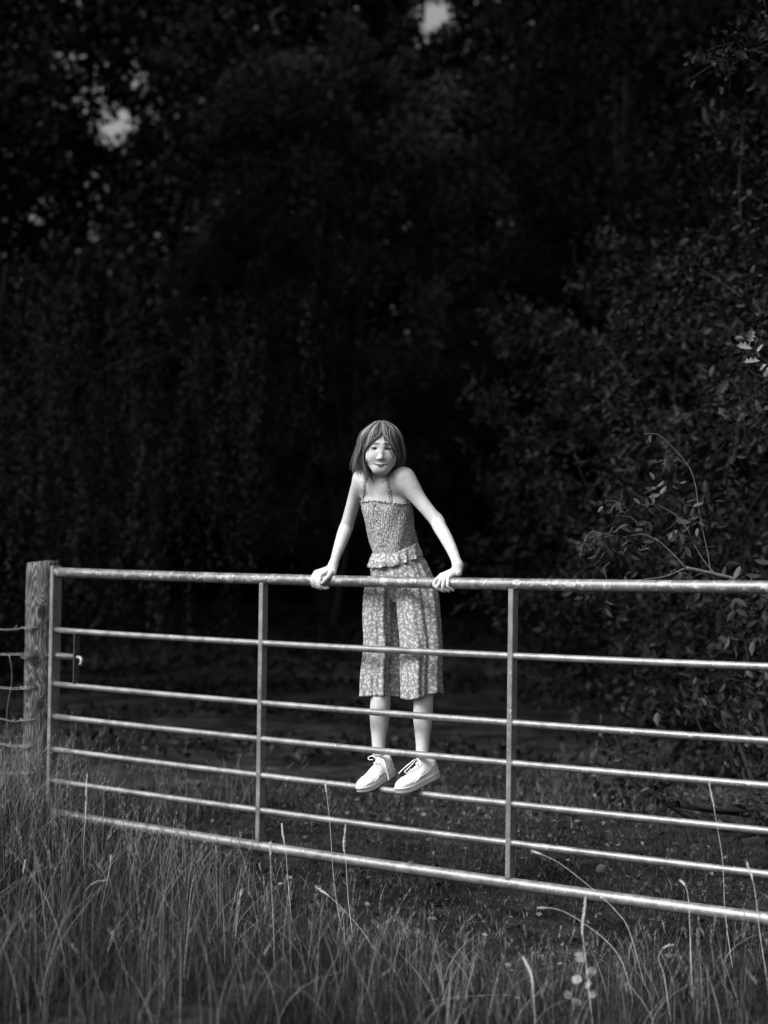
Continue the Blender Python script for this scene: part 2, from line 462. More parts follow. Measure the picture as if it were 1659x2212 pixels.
# ------------------------------------------------------------------ signed distance modelling
O3 = np.array([GA[0], GA[1], 0.0])
def to_l(p):
    p = np.asarray(p, float) - O3
    return np.stack([p @ G3u, p @ G3n, p[..., 2]], -1)
def to_w(p):
    p = np.asarray(p, float)
    return O3 + p[..., 0:1] * G3u + p[..., 1:2] * G3n + p[..., 2:3] * G3z
class SDF:
    def __init__(s): s.p = []
    def cap(s, a, b, ra, rb=None, k=0.01, op='u'):
        rb = ra if rb is None else rb
        a = np.asarray(a, float); b = np.asarray(b, float); ab = b - a; L2 = max(ab @ ab, 1e-12)
        def f(x):
            t = np.clip(((x - a) @ ab) / L2, 0, 1)
            return np.sqrt(((x - a - t[..., None] * ab) ** 2).sum(-1)) - (ra + (rb - ra) * t)
        r = max(ra, rb); s.p.append((f, np.minimum(a, b) - r, np.maximum(a, b) + r, k, op)); return s
    def chain(s, pts, rad, k=0.01, ki=0.003):
        """a chain of capsules joined to itself first"""
        pts = [np.asarray(q, float) for q in pts]
        if len(pts) > 3:
            sm = smooth_path([np.array([*q, r_]) for q, r_ in zip(pts, rad)], 3)
            pts = [q[:3] for q in sm]; rad = [q[3] for q in sm]; ki = .0015
        def f(x):
            d = None
            for i in range(len(pts) - 1):
                a, b = pts[i], pts[i + 1]; ab = b - a
                t = np.clip(((x - a) @ ab) / (ab @ ab), 0, 1)
                q = np.sqrt(((x - a - t[..., None] * ab) ** 2).sum(-1)) - (rad[i] + (rad[i + 1] - rad[i]) * t)
                d = q if d is None else smin(d, q, ki)
            return d
        r = max(rad); A = np.array(pts); s.p.append((f, A.min(0) - r, A.max(0) + r, k, 'u')); return s
    def ell(s, c, R, rad, k=0.01, op='u'):
        c = np.asarray(c, float); R = np.asarray(R, float); rad = np.asarray(rad, float)
        def f(x):
            q = (x - c) @ R.T
            k0 = np.sqrt(((q / rad) ** 2).sum(-1)); k1 = np.sqrt(((q / rad ** 2) ** 2).sum(-1)) + 1e-9
            return k0 * (k0 - 1) / k1
        r = rad.max(); s.p.append((f, c - r, c + r, k, op)); return s
    def apply(s, x, d, prim):
        f, lo, hi, k, op = prim
        v = f(x)
        if op == 'u': return smin(d, v, k)
        if op == 's': return -smin(-d, v, k)
        if op == 'i': return -smin(-d, -v, k)
    def ev(s, x):
        x = np.asarray(x, float); d = np.full(x.shape[:-1], 9.0)
        for pr in s.p: d = s.apply(x, d, pr)
        return d
    def mesh(s, h, pad=0.012):
        lo = np.min([q[1] for q in s.p if q[4] == 'u'], 0) - pad; hi = np.max([q[2] for q in s.p if q[4] == 'u'], 0) + pad
        n = np.ceil((hi - lo) / h).astype(int) + 1
        D = np.full(n, 1.0, dtype=np.float32)
        ax = [lo[i] + h * np.arange(n[i]) for i in range(3)]
        for pr in s.p:
            f, a, b, k, op = pr; m_ = k + 3 * h
            i0 = np.maximum(np.floor((a - m_ - lo) / h).astype(int), 0); i1 = np.minimum(np.ceil((b + m_ - lo) / h).astype(int) + 1, n)
            if (i1 <= i0).any(): continue
            sl3 = tuple(slice(i0[i], i1[i]) for i in range(3))
            X = np.stack(np.meshgrid(*[ax[i][sl3[i]] for i in range(3)], indexing='ij'), -1)
            D[sl3] = s.apply(X, D[sl3], pr)
        return nets(D, lo, h)
def smin(a, b, k):
    if k <= 0: return np.minimum(a, b)
    h = np.maximum(k - np.abs(a - b), 0) / k
    return np.minimum(a, b) - h * h * k * 0.25
def nets(D, lo, h):
    """surface nets"""
    S = D < 0
    c = [S[i:S.shape[0] - 1 + i, j:S.shape[1] - 1 + j, k:S.shape[2] - 1 + k] for i in (0, 1) for j in (0, 1) for k in (0, 1)]
    anyc = c[0].copy(); allc = c[0].copy()
    for q in c[1:]: anyc |= q; allc &= q
    act = anyc & ~allc
    idx = np.argwhere(act)
    vid = np.full(act.shape, -1, dtype=np.int64); vid[act] = np.arange(len(idx))
    acc = np.zeros((len(idx), 3)); cnt = np.zeros(len(idx))
    corners = [np.array([i, j, k]) for i in (0, 1) for j in (0, 1) for k in (0, 1)]
    val = {tuple(q): D[tuple((idx + q).T)] for q in corners}
    for q in corners:
        for a_ in range(3):
            if q[a_] == 0:
                q2 = q.copy(); q2[a_] = 1
                v0 = val[tuple(q)]; v1 = val[tuple(q2)]
                m_ = (v0 < 0) != (v1 < 0)
                t = np.where(m_, v0 / np.where(m_, v0 - v1, 1), 0)
                pt = np.repeat(q[None].astype(float), len(idx), 0); pt[:, a_] += t
                acc[m_] += pt[m_]; cnt[m_] += 1
    V = lo + h * (idx + acc / np.maximum(cnt, 1)[:, None])
    Q = []
    for a_ in range(3):
        b_, c_ = (a_ + 1) % 3, (a_ + 2) % 3
        s0 = [slice(None)] * 3; s1 = [slice(None)] * 3
        s0[a_] = slice(0, -1); s1[a_] = slice(1, None)
        cr = S[tuple(s0)] != S[tuple(s1)]
        e = np.argwhere(cr)
        ok = (e[:, b_] > 0) & (e[:, c_] > 0) & (e[:, b_] < act.shape[b_]) & (e[:, c_] < act.shape[c_])
        e = e[ok]
        def vat(db, dc):
            q = e.copy(); q[:, b_] += db; q[:, c_] += dc
            return vid[tuple(q.T)]
        quad = np.stack([vat(-1, -1), vat(0, -1), vat(0, 0), vat(-1, 0)], 1)
        ins = S[tuple(e.T)]
        quad[~ins] = quad[~ins][:, ::-1]
        Q.append(quad[(quad >= 0).all(1)])
    return V, np.concatenate(Q)
def relax(V, Q, it=1, lam=0.5):
    for _ in range(it):
        acc = np.zeros_like(V); cnt = np.zeros(len(V))
        for i in range(4):
            j = (i + 1) % 4
            np.add.at(acc, Q[:, i], V[Q[:, j]]); np.add.at(cnt, Q[:, i], 1)
            np.add.at(acc, Q[:, j], V[Q[:, i]]); np.add.at(cnt, Q[:, j], 1)
        V = V + lam * (acc / np.maximum(cnt, 1)[:, None] - V)
    return V
L = lambda px, py, b=0.0: to_l(P(px, py, b))       # pixel + depth -> gate frame

# ------------------------------------------------------------------ head frame
HB = 0.005
HO = P(823.5, 969, HB)
hz = CAM - HO; hz /= np.linalg.norm(hz)
hx = np.cross(np.array([0, 0, 1.0]), hz); hx /= np.linalg.norm(hx)
hy = np.cross(hz, hx)
hx = hx * math.cos(-.012) + hy * math.sin(-.012); hy = np.cross(hz, hx)
# hx points to the right of the picture
if np.dot(hx, CR) < 0: hx = -hx
HR_w = np.array([hx, hy, hz])
HR = np.array([[v @ G3u, v @ G3n, v[2]] for v in HR_w])       # rows in gate frame
HOl = to_l(HO)
def Hd(x, y, z): return HOl + x * HR[0] + y * HR[1] + z * HR[2]
def Hw(x, y, z): return HO + x * HR_w[0] + y * HR_w[1] + z * HR_w[2]

person = thing('person', 'girl in a floral romper and white trainers standing on a gate rail', 'person', P(862, 1560, 0.06) * np.array([1, 1, 0]) + np.array([0, 0, 0.52]))

# ------------------------------------------------------------------ skin
S = SDF()
S.cap(L(866, 1262, .15), L(858, 1200, .128), .070, .060, k=.03)
S.cap(L(858, 1200, .128), L(842, 1100, .095), .062, .058, k=.03)
S.cap(L(824, 1090, .088), L(860, 1090, .094), .046, .046, k=.03)
S.cap(L(803, 1052, .070), L(852, 1050, .072), .035, .036, k=.035)
S.cap(L(800, 1082, .085), L(795, 1060, .085), .030, .030, k=.03)           # upper chest
S.cap(L(828, 1078, .062), L(826, 1055, .052), .036, .033, k=.03)
S.cap(L(805, 1043, .060), L(786, 1034, .066), .028, .034, k=.03)
S.cap(L(842, 1043, .060), L(868, 1036, .066), .028, .038, k=.03)
# neck
S.cap(L(824, 1052, .062), L(824, 1008, .058), .0325, .0325, k=.028)
# arms
def arm(pts, rad, k=.03): S.chain([L(*p) for p in pts], rad, k=k, ki=.02)
arm([(786, 1036, .068), (774, 1056, .082), (764, 1085, .10), (751, 1130, .115), (745, 1147, .105), (737, 1170, .075), (728, 1195, .045), (719.5, 1221, .020)],
    [.039, .031, .0262, .0250, .0265, .0238, .0190, .0150])
arm([(872, 1036, .070), (886, 1053, .078), (906, 1080, .095), (940, 1122, .115), (950, 1139, .105), (965, 1165, .075), (979, 1194, .045), (989, 1221, .020)],
    [.0440, .0375, .0285, .0245, .0256, .0236, .0198, .0165])
# pads of the elbows
S.cap(L(946, 1120, .135), L(950, 1128, .130), .017, k=.02)
S.cap(L(752, 1132, .135), L(751, 1138, .130), .017, k=.02)
# legs
S.chain([L(842, 1290, .155), L(826, 1400, .130), L(822, 1465, .108), L(822, 1510, .09), L(820, 1550, .095), L(818, 1600, .085), L(818, 1630, .078)],
        [.054, .042, .038, .0380, .0375, .0262, .0245], k=.03, ki=.02)
S.chain([L(895, 1292, .155), L(908, 1400, .135), L(914, 1465, .105), L(914.5, 1512, .09), L(913.5, 1555, .095), L(912.5, 1605, .085), L(912.5, 1640, .078)],
        [.056, .046, .040, .0368, .0355, .0250, .0240], k=.03, ki=.02)
# right hand (left in the picture)
S.cap(L(719, 1222, .019), L(720, 1236.5, .006), .0150, .0120, k=.02)
for q, r in (((693.5, 1241, -.008), .0085), ((688, 1238.5, -.003), .0088), ((684.5, 1237, .003), .0085), ((682.0, 1236, .008), .0078)):
    S.cap(L(716, 1229, .012), L(*q), .0125, r, k=.008)
fA = [([(693, 1240.5, -.010), (690.5, 1254, -.0290), (692, 1266, -.0265), (701, 1270.5, -.012), (709.5, 1269.5, -.003)], [.0076, .0072, .0068, .0062, .0054]),
      ([(687.5, 1239, -.006), (684.8, 1252, -.0290), (686, 1266, -.0255), (693, 1271.5, -.013)], [.0074, .0070, .0066, .0060]),
      ([(684, 1237.5, .001), (679.6, 1249, -.0270), (679.0, 1262, -.0270), (684, 1270, -.013)], [.0072, .0068, .0062, .0056]),
      ([(681.5, 1236, .006), (674.6, 1247, -.0210), (673.8, 1257, -.0265), (676.5, 1267, -.016)], [.0066, .0060, .0056, .0050])]
for pts, rad in fA: S.chain([L(*p) for p in pts], rad, k=.0028, ki=.003)
S.chain([L(716, 1235, -.001), L(710.5, 1243.5, -.024), L(703.5, 1252, -.0305), L(696.8, 1259, -.031)], [.0105, .0088, .0078, .0066], k=.004, ki=.004)
# left hand (right in the picture)
S.cap(L(989, 1222, .019), L(990.5, 1237, .008), .0165, .0132, k=.02)
for q, r in (((954, 1242.5, .000), .0085), ((957.5, 1244.5, -.005), .0088), ((962, 1246.3, -.010), .0085), ((968, 1248, -.014), .0080)):
    S.cap(L(986, 1233, .012), L(*q), .0138, r, k=.008)
fB = [([(953.3, 1242.2, .001), (937.8, 1259.5, -.0285), (944, 1270, -.0235), (957, 1276.3, -.006)], [.0076, .0072, .0066, .0058]),
      ([(957, 1244.5, -.004), (947.5, 1262, -.0290), (945.8, 1270, -.0285), (960, 1277.2, -.009)], [.0076, .0072, .0068, .0058]),
      ([(961.5, 1246.5, -.009), (957.5, 1262, -.0290), (957.5, 1271, -.0285), (969, 1277, -.010)], [.0074, .0070, .0066, .0057]),
      ([(967.8, 1248, -.013), (967.2, 1260, -.0290), (968, 1267.5, -.0290), (978.5, 1275.5, -.011)], [.0068, .0065, .0062, .0052])]
for pts, rad in fB: S.chain([L(*p) for p in pts], rad, k=.0028, ki=.003)
S.chain([L(984, 1236, .016), L(968, 1243, .031), L(958, 1249, .034), L(948, 1254, .033)], [.0100, .0088, .0080, .0068], k=.004, ki=.004)
# head
n_before_head = len(S.p)
E = SDF()
for T in (S, E):
    T.ell(Hd(0, .024, -.012), HR, (.067, .074, .084), k=.02)
    T.ell(Hd(0, -.018, .014), HR, (.0535, .062, .058), k=.03)
    T.ell(Hd(0, -.020, .034), HR, (.0440, .050, .0330), k=.02)
    T.cap(Hd(-.009, -.075, .047), Hd(.009, -.075, .047), .0160, k=.028)
    T.cap(Hd(-.037, -.046, .014), Hd(-.011, -.074, .040), .013, .013, k=.03)
    T.cap(Hd(.037, -.046, .014), Hd(.011, -.074, .040), .013, .013, k=.03)
    for q in (-1, 1):
        T.ell(Hd(q * .0320, -.030, .046), HR, (.0190, .0200, .0185), k=.022)     # smiling cheeks
        T.cap(Hd(q * .011, .017, .0665), Hd(q * .036, .019, .0570), .0075, .0065, k=.012)
        T.ell(Hd(q * .0262, -.001, .0790), HR, (.0135, .0080, .0105), k=.008, op='s')
    T.cap(Hd(0, .006, .0680), Hd(0, -.030, .0775), .0054, .0066, k=.011)
    T.cap(Hd(0, -.0345, .0785), Hd(0, -.0360, .0765), .0076, .0066, k=.007)
    for q in (-1, 1): T.ell(Hd(q * .0098, -.0370, .0720), HR, (.0052, .0046, .0070), k=.005)
for q in (-1, 1):
    S.ell(Hd(q * .0055, -.0425, .0780), HR, (.0026, .0016, .0035), k=.002, op='s')   # nostrils
    S.ell(Hd(q * .0262, -.0005, .0600), HR, (.0145, .0125, .0125), k=.004)             # lids
    S.ell(Hd(q * .0262, -.0012, .0730), HR, (.0125, .0034, .0080), k=.0015, op='s')    # eye slit
    S.ell(Hd(q * .069, -.010, -.008), HR, (.008, .026, .017), k=.004)                 # ears (under the hair)
def fz(x, y, guess=.12):
    """depth of the face surface at head (x, y)"""
    z = guess
    for _ in range(60):
        d = float(E.ev(Hd(x, y, z)[None])[0])
        if d < .0002: break
        z -= max(d * .7, .0002)
    return z
# lips: mouth corners drawn up
MW = .0262
def mouth_y(t): return -.0618 + .0050 * abs(t) ** 1.8
up = []; lowl = []; mid = []
for t in np.linspace(-1, 1, 9):
    x = t * MW; y = mouth_y(t)
    z = fz(x, y)
    mid.append(Hd(x, y, z + .0012))
    up.append(Hd(x * .96, y + .0022 * (1 - t * t) + .0002, z - .0012)); lowl.append(Hd(x * .62, y - .0042 * (1 - t * t), z - .0022))
S.chain(up, [.0006 + .0014 * (1 - t * t) for t in np.linspace(-1, 1, 9)], k=.0035)
S.chain(lowl, [.0008 + .0028 * (1 - t * t) for t in np.linspace(-1, 1, 9)], k=.0035)
for i in range(8): S.cap(mid[i], mid[i + 1], .0012, k=.0016, op='s')
BV, BQ = S.mesh(0.0022)
BV = relax(BV, BQ, 1, .35)
BVw = to_w(BV)
_h = (BVw - HO) @ HR_w.T
_arm = (BVw[:, 2] > L(0, 1214, 0)[2]) & ~((_h[:, 1] > -.112) & (np.abs(_h[:, 0]) < .06))
_leg = BVw[:, 2] < L(800, 1440, .1)[2]
_mk = (_arm | _leg)[:, None]
for _ in range(10): BV = np.where(_mk, relax(BV, BQ, 1, .6), BV)
BVw = to_w(BV)
# skin tones: lips, lash lines, brows; shade of mouth line and nostrils painted in
hl = (BVw - HO) @ HR_w.T
tone = np.ones(len(BV)) * .5
x_, y_, z_ = hl.T
front = z_ > .035
tt = x_ / MW
my = -.0618 + .0050 * np.abs(np.clip(tt, -1.3, 1.3)) ** 1.8
lipm = front & (np.abs(tt) < 1) & (y_ < my + .0050 * (1 - tt ** 2) + .0012) & (y_ > my - .0085 * (1 - tt ** 2) - .0008)
lowm = front & (np.abs(tt) < .62) & (y_ <= my) & (y_ > my - .0092 * (1 - (tt / .62) ** 2))
upm = front & (np.abs(tt) < .85) & (y_ > my) & (y_ < my + .0042 * (1 - (tt / .85) ** 2))
tone[upm] = .20
tone[lowm] = .10
tone[front & (np.abs(tt) < 1.04) & (np.abs(y_ - my) < .0019)] = .02
for q in (-1, 1):
    xs = np.abs(x_ - q * .0262)
    arc = .0040 * (1 - (xs / .0140) ** 2)
    tone[front & (xs < .0130) & (y_ > -.0012 + arc * .55) & (y_ < -.0012 + arc + .0022)] = .02
    tone[front & (xs < .0125) & (np.abs(y_ + .0012 + arc * .9) < .0009)] = .2
    tone[front & (xs < .0090) & (np.abs(y_ + .0006) < .0042)] = .0
    yb = .0182 - .0016 * ((x_ * q - .020) / .016) ** 2
    bm = front & (x_ * q > .008) & (x_ * q < .043) & (np.abs(y_ - yb) < .0034 - .05 * np.maximum(0, x_ * q - .025))
    tone[bm] = .13
    tone[front & (np.hypot(x_ - q * .0056, (y_ + .0425) * 1.3) < .0026)] = .12
n = N("skin", 0.62, 0, 0.20)
t_ = n.attr("tone")
base = n.ramp(t_, [(0.0, 0.02), (0.17, 0.15), (0.26, 0.20), (0.5, 0.47), (1.0, 0.5)])
mo = n.noise(35, 4, 0.6)
n.color(n.math('MULTIPLY', base, n.ramp(mo, [(0.3, 0.86), (0.7, 1.08)])))
n.b.inputs["Subsurface Weight"].default_value = 0.0
n.bump(n.noise(420, 3, 0.6), 0.12, 0.0006)
M_skin = n.m
body = obj('body', BVw, BQ, M_skin, person, smooth=True, attrs={'tone': tone})
bvh = BVHTree.FromPolygons([tuple(v) for v in BVw], [tuple(int(i) for i in f) for f in BQ])
def hit(px, py, off=.002, tree=None):
    d = ray(px, py); r = (tree or bvh).ray_cast(Vector(CAM), Vector(d), 20)
    if r[0] is None: return None
    return np.array(r[0]) - d * off
def hit_n(px, py, off=.002, tree=None):
    d = ray(px, py); r = (tree or bvh).ray_cast(Vector(CAM), Vector(d), 20)
    if r[0] is None: return None, None
    nn = np.array(r[1]); 
    if nn @ d > 0: nn = -nn
    return np.array(r[0]) + nn * off, nn

# eyes, lashes
n = N("eye", 0.12, 0, 0.5)
rr_ = n.attr("ir"); n.color(n.ramp(rr_, [(0.0, .01), (.40, .012), (.46, .06), (.86, .05), (.96, .45)])); M_eye = n.m
M_hair = N("hair", 0.42, 0, 0.45)
M_hair.color(M_hair.ramp(M_hair.attr("tone"), [(0, .022), (.5, .10), (1, .42)])); M_hair = M_hair.m
for q in (-1, 1):
    V = []; Fc = []; ir = []
    c = np.array([q * .0262, -.0012, .0590]); r = .0118
    for i in range(13):
        th = PI * i / 12 * .5
        for j in range(20):
            ph = 2 * PI * j / 20
            V.append(Hw(*(c + r * np.array([math.sin(th) * math.cos(ph), math.sin(th) * math.sin(ph), math.cos(th)])))); ir.append(math.sin(th) * r / .0072)
    for i in range(12):
        for j in range(20): Fc.append((i * 20 + j, i * 20 + (j + 1) % 20, i * 20 + 20 + (j + 1) % 20, i * 20 + 20 + j))
    obj('eye', V, Fc, M_eye, person, smooth=True, attrs={'ir': np.clip(ir, 0, 1)})

# ------------------------------------------------------------------ hair
ys = [-.14, -.10, -.07, -.046, -.02, 0, .02, .046, .066, .083, .096, .104]
WL = [.080, .096, .103, .102, .096, .091, .088, .085, .072, .052, .030, .0]
WR = [.062, .074, .082, .085, .085, .084, .080, .075, .066, .054, .032, .0]
ZF = [.01, .015, .02, .025, .034, .048, .064, .076, .070, .053, .034, .0]
ZB = [.075, .085, .092, .096, .098, .099, .098, .092, .081, .062, .038, .0]
edge_y = [-.09, -.045, -.035, -.009, .027, .044, .053, .060]
EL = [.050, .0545, .0545, .0520, .030, .012, .001, -.02]
ERt = [.052, .050, .048, .038, .0245, .013, .002, -.02]
ZC = -.012
def hair_pt(phi, y, s):
    sx = math.sin(phi); cz = math.cos(phi)
    rx = np.interp(y, ys, WR if sx > 0 else WL) * (1 + .035 * math.sin(phi * 5 + y * 22) * min(1, max(0, (.09 - y) * 12))); rz = np.interp(y, ys, ZF if cz > 0 else ZB)
    return np.array([rx * sx * s, y, ZC + (rz - (ZC if cz > 0 else 0) * 1.0) * cz * s])
def clear_face(p, jit=0.0, side=0):
    x, y, z = p
    if side and z > -.01 and x * side < .001: x = side * .001
    if z > .0 and y < .060:
        e = np.interp(y, edge_y, ERt if (side > 0 or (side == 0 and x > 0)) else EL) + jit
        if abs(x) < e: x = (side or math.copysign(1, x)) * e
    return np.array([x, y, z])
def keep_out(p, off):
    for _ in range(4):
        d = float(E.ev(Hd(*p)[None])[0])
        if d >= off: break
        c = np.array([0, .01, 0]); v = p - c; v[1] *= .2; v /= np.linalg.norm(v) + 1e-9
        p = p + v * (off - d)
    return p
HV = []; HF = []; HT = []
r2 = np.random.default_rng(11)
def strand(pts, w0, w1, tone):
    global HV
    pts = np.array(pts); nseg = len(pts)
    wd = np.interp(np.linspace(0, 1, nseg), [0, .08, .75, 1], [w0 * .6, w0, w0 * .9, w1])
    n0 = len(HV)
    for i, p in enumerate(pts):
        t = pts[min(i + 1, nseg - 1)] - pts[max(i - 1, 0)]; t /= np.linalg.norm(t) + 1e-9
        o = p - np.array([0, 0.0, ZC]); o /= np.linalg.norm(o) + 1e-9
        sd = np.cross(t, o); sd /= np.linalg.norm(sd) + 1e-9
        o = np.cross(sd, t)
        for a_, b_ in ((-1, 0), (0, .55), (1, 0)):
            HV.append(Hw(*(p + sd * wd[i] * .5 * a_ + o * wd[i] * .5 * b_))); HT.append(tone)
    for i in range(nseg - 1):
        for k in range(3):
            k2 = (k + 1) % 3
            HF.append((n0 + i * 3 + k, n0 + i * 3 + k2, n0 + i * 3 + 3 + k2, n0 + i * 3 + 3 + k))
NSTR = 3000
for i in range(NSTR):
    phi = r2.uniform(-PI, PI)
    s = r2.choice([.80, .86, .92, .96, 1.0, 1.03]) + r2.normal(0, .018)
    y0 = .1035 if abs(phi) > .2 else .10
    ytop = r2.uniform(.085, .1035) if s > .9 else r2.uniform(.06, .1)
    left = math.sin(phi) < 0
    if abs(phi) < 1.9: yend = -.035 - .088 * r2.beta(1.7, 1.8) if left else -.022 - .072 * r2.beta(1.7, 1.7)
    else: yend = r2.uniform(-.11, -.06)
    if abs(math.sin(phi)) < .45 and math.cos(phi) > 0: yend = r2.uniform(-.06, -.02)
    clump = math.sin(phi * 9) * .05 + math.sin(phi * 23 + 1) * .03
    wav = r2.normal(0, .07); dph = r2.normal(0, .14); flick = r2.normal(-.02, .06)
    jit = abs(r2.normal(0, .0035)); npt = 15
    pts = []
    for t in np.linspace(0, 1, npt):
        y = ytop + (yend - ytop) * t ** 1.15
        ph = phi + dph * t + clump * t + wav * math.sin(t * 5)
        ss_ = s + (.045 * math.sin(phi * 11) + flick * t) * t * (1 if s > .9 else .5) + r2.normal(0, .0015)
        p = hair_pt(ph, y, ss_)
        p = clear_face(p, jit + .003 * t, (1 if phi > 0 else -1) if abs(phi) < 1.3 else 0)
        p = keep_out(p, .0035 + .004 * (s - .8) / .2)
        pts.append(p)
    pts = np.array(pts)
    for _ in range(2): pts[1:-1] = .5 * pts[1:-1] + .25 * (pts[:-2] + pts[2:])
    strand(pts, r2.uniform(.0014, .0040), .0003, np.clip((.20 if math.sin(phi) > .15 else .38) + .34 * math.sin(phi * 11 + .5) + .22 * math.sin(phi * 27 + 1) + r2.normal(0, .25), 0, 1))  # strands on the right are darker: shade put into the tone
# loose strands: fringe over the forehead and across the eye, wisps on the neck
def px_strand(pp, off=.003, w=.0016, tone=.45):
    pts = []
    for q in smooth_path([np.array([*q, 0.0]) for q in pp], 4):
        h_ = hit(q[0], q[1], off)
        if h_ is None: continue
        v = (h_ - HO); pts.append(np.array([v @ HR_w[0], v @ HR_w[1], v @ HR_w[2]]))
    if len(pts) > 3: strand(pts, w, .0003, tone)
c2 = lambda x, y: ((980 + x / 6.91) * .7463, (1190 + y / 6.91) * .7463)
for pp, w_, t_ in (
    ([(890, 400), (905, 520), (940, 660), (985, 720), (1030, 820), (1075, 900), (1110, 985)], .0022, .15),
    ([(880, 420), (930, 560), (975, 690), (1010, 770), (1060, 860), (1100, 950)], .0020, .25),
    ([(900, 430), (960, 560), (1010, 650), (1060, 740), (1095, 860), (1120, 960)], .0030, .2),
    ([(890, 420), (915, 560), (935, 650)], .0022, .35),
    ([(920, 400), (990, 540), (1050, 640), (1100, 800), (1130, 930)], .0040, .3),
    ([(940, 400), (1020, 540), (1070, 640), (1115, 800), (1130, 900)], .0050, .25),
    ([(860, 430), (800, 500), (730, 570), (660, 640), (600, 760), (570, 880)], .0040, .6),
    ([(860, 440), (760, 500), (690, 600), (640, 700), (600, 800)], .0022, .8),
    ([(850, 420), (740, 470), (660, 560), (600, 680), (570, 820)], .0050, .7),
    ([(840, 400), (700, 440), (630, 560), (590, 700)], .0050, .5),
    ([(870, 450), (780, 540), (740, 590), (700, 625)], .0012, .6),
    ([(630, 1190), (660, 1310), (690, 1400), (715, 1475)], .0028, .3),
    ([(620, 1200), (650, 1330), (700, 1450)], .0018, .4),
    ([(1000, 1270), (950, 1350), (880, 1420), (810, 1465)], .0018, .45),
    ([(1010, 1260), (930, 1370), (850, 1440)], .0012, .5),
    ([(470, 1150), (520, 1230), (560, 1290)], .0022, .4), ([(560, 1240), (600, 1330), (560, 1400)], .0014, .4),
    ([(560, 1000), (590, 1120), (630, 1230)], .0030, .2), ([(565, 950), (600, 1100), (640, 1200)], .0030, .3)):
    px_strand([c2(*q) for q in pp], .0035, w_, t_)
# flyaways
for i in range(320):
    phi = r2.uniform(-PI, PI); y0 = r2.uniform(-.02, .1); pts = []
    ln = r2.uniform(.05, .11); o = r2.uniform(.0, .012)
    for t in np.linspace(0, 1, 8):
        p = hair_pt(phi + .25 * t, max(y0 - ln * t, -.13), 1.0 + (o * 8) * t * t * (1 if r2.random() > .1 else 1.1)); pts.append(p)
    pts = np.array(pts); pts = np.array([clear_face(p, 0, (1 if phi > 0 else -1) if abs(phi) < 1.6 else 0) for p in pts]); strand(pts, .0015, .0002, .6)
hair = obj('hair', HV, np.array(HF), M_hair, person, smooth=True, attrs={'tone': HT})
# under layer that closes the gaps between the strands
V = []; Fc = []; NP, NY = 72, 40
yy = np.linspace(.1035, -.075, NY)
for y in yy:
    for k in range(NP):
        p = hair_pt(-PI + 2 * PI * k / NP, y, .80 + .015 * math.sin(k * 1.7))
        V.append(keep_out(clear_face(p, .004), .003))
V = np.array(V)
for j in range(NY - 1):
    for k in range(NP):
        k2 = (k + 1) % NP
        q = [j * NP + k, j * NP + k2, (j + 1) * NP + k2, (j + 1) * NP + k]
        c = V[q].mean(0)
        wdt = np.abs(V[q][:, 0].max() - V[q][:, 0].min())
        if c[2] > 0 and c[1] < .056 and wdt > .016: continue
        Fc.append(q)
tt_ = np.full(len(V), .0)
obj('hair_underlayer', np.array([Hw(*v) for v in V]), np.array(Fc), M_hair, hair, smooth=True, attrs={'tone': tt_})
# ------------------------------------------------------------------ floral fabric
def fabric(name, scale, ybase=1.0, bumps=True):
    n = N(name, 0.85, 0, 0.12)
    uv = n.attr("pat", "Vector")
    def flowers(sc_, off, rmax, seed):
        mp = n.n("ShaderNodeMapping"); mp.inputs["Location"].default_value = (off, off * .7, 0); mp.inputs["Scale"].default_value = (sc_, sc_, sc_)
        n.l(uv, mp.inputs[0])
        v = n.n("ShaderNodeTexVoronoi"); v.voronoi_dimensions = '2D'; v.feature = 'F1'; v.inputs["Randomness"].default_value = 0.95; v.inputs["Scale"].default_value = 1.0
        n.l(mp.outputs[0], v.inputs["Vector"])
        # petal outline: radius varies with the angle about the cell's point
        sub = n.n("ShaderNodeVectorMath"); sub.operation = 'SUBTRACT'; n.l(mp.outputs[0], sub.inputs[0]); n.l(v.outputs["Position"], sub.inputs[1])
        sp = n.n("ShaderNodeSeparateXYZ"); n.l(sub.outputs[0], sp.inputs[0])
        ang = n.math('ARCTAN2', sp.outputs[1], sp.outputs[0])
        spc = n.n("ShaderNodeSeparateColor"); n.l(v.outputs["Color"], spc.inputs[0])
        pet = n.math('MULTIPLY', n.math('COSINE', n.math('ADD', n.math('MULTIPLY', ang, 6.0), n.math('MULTIPLY', spc.outputs[1], 6.0))), 0.045)
        R = n.math('ADD', n.math('MULTIPLY', n.math('ADD', 0.62, n.math('MULTIPLY', spc.outputs[0], 0.38)), rmax), pet)
        outer = n.math('LESS_THAN', v.outputs["Distance"], R)
        inner = n.math('GREATER_THAN', v.outputs["Distance"], n.math('MULTIPLY', R, 0.36))
        return n.math('MULTIPLY', outer, inner), n.math('MULTIPLY', outer, n.math('SUBTRACT', 1.0, inner))
    a, ac = flowers(scale, 0.0, 0.33, 0)
    b, bc = flowers(scale * 1.6, 3.3, 0.24, 1)
    pe = n.math('MAXIMUM', a, n.math('MULTIPLY', b, 0.6)); ce = n.math('MAXIMUM', ac, n.math('MULTIPLY', bc, 0.6))
    g = n.ramp(n.noise(60, 3), [(0.3, 0.165 * ybase), (0.7, 0.195 * ybase)])
    c = n.mix(pe, g, 0.54 * ybase); c = n.mix(ac, c, 0.07)
    n.color(c)
    n.bump(n.noise(700, 2, 0.5), 0.15, 0.0005)
    return n.m
M_fab_s = fabric("shirred_floral_fabric", 92)
M_fab = fabric("floral_fabric", 64)

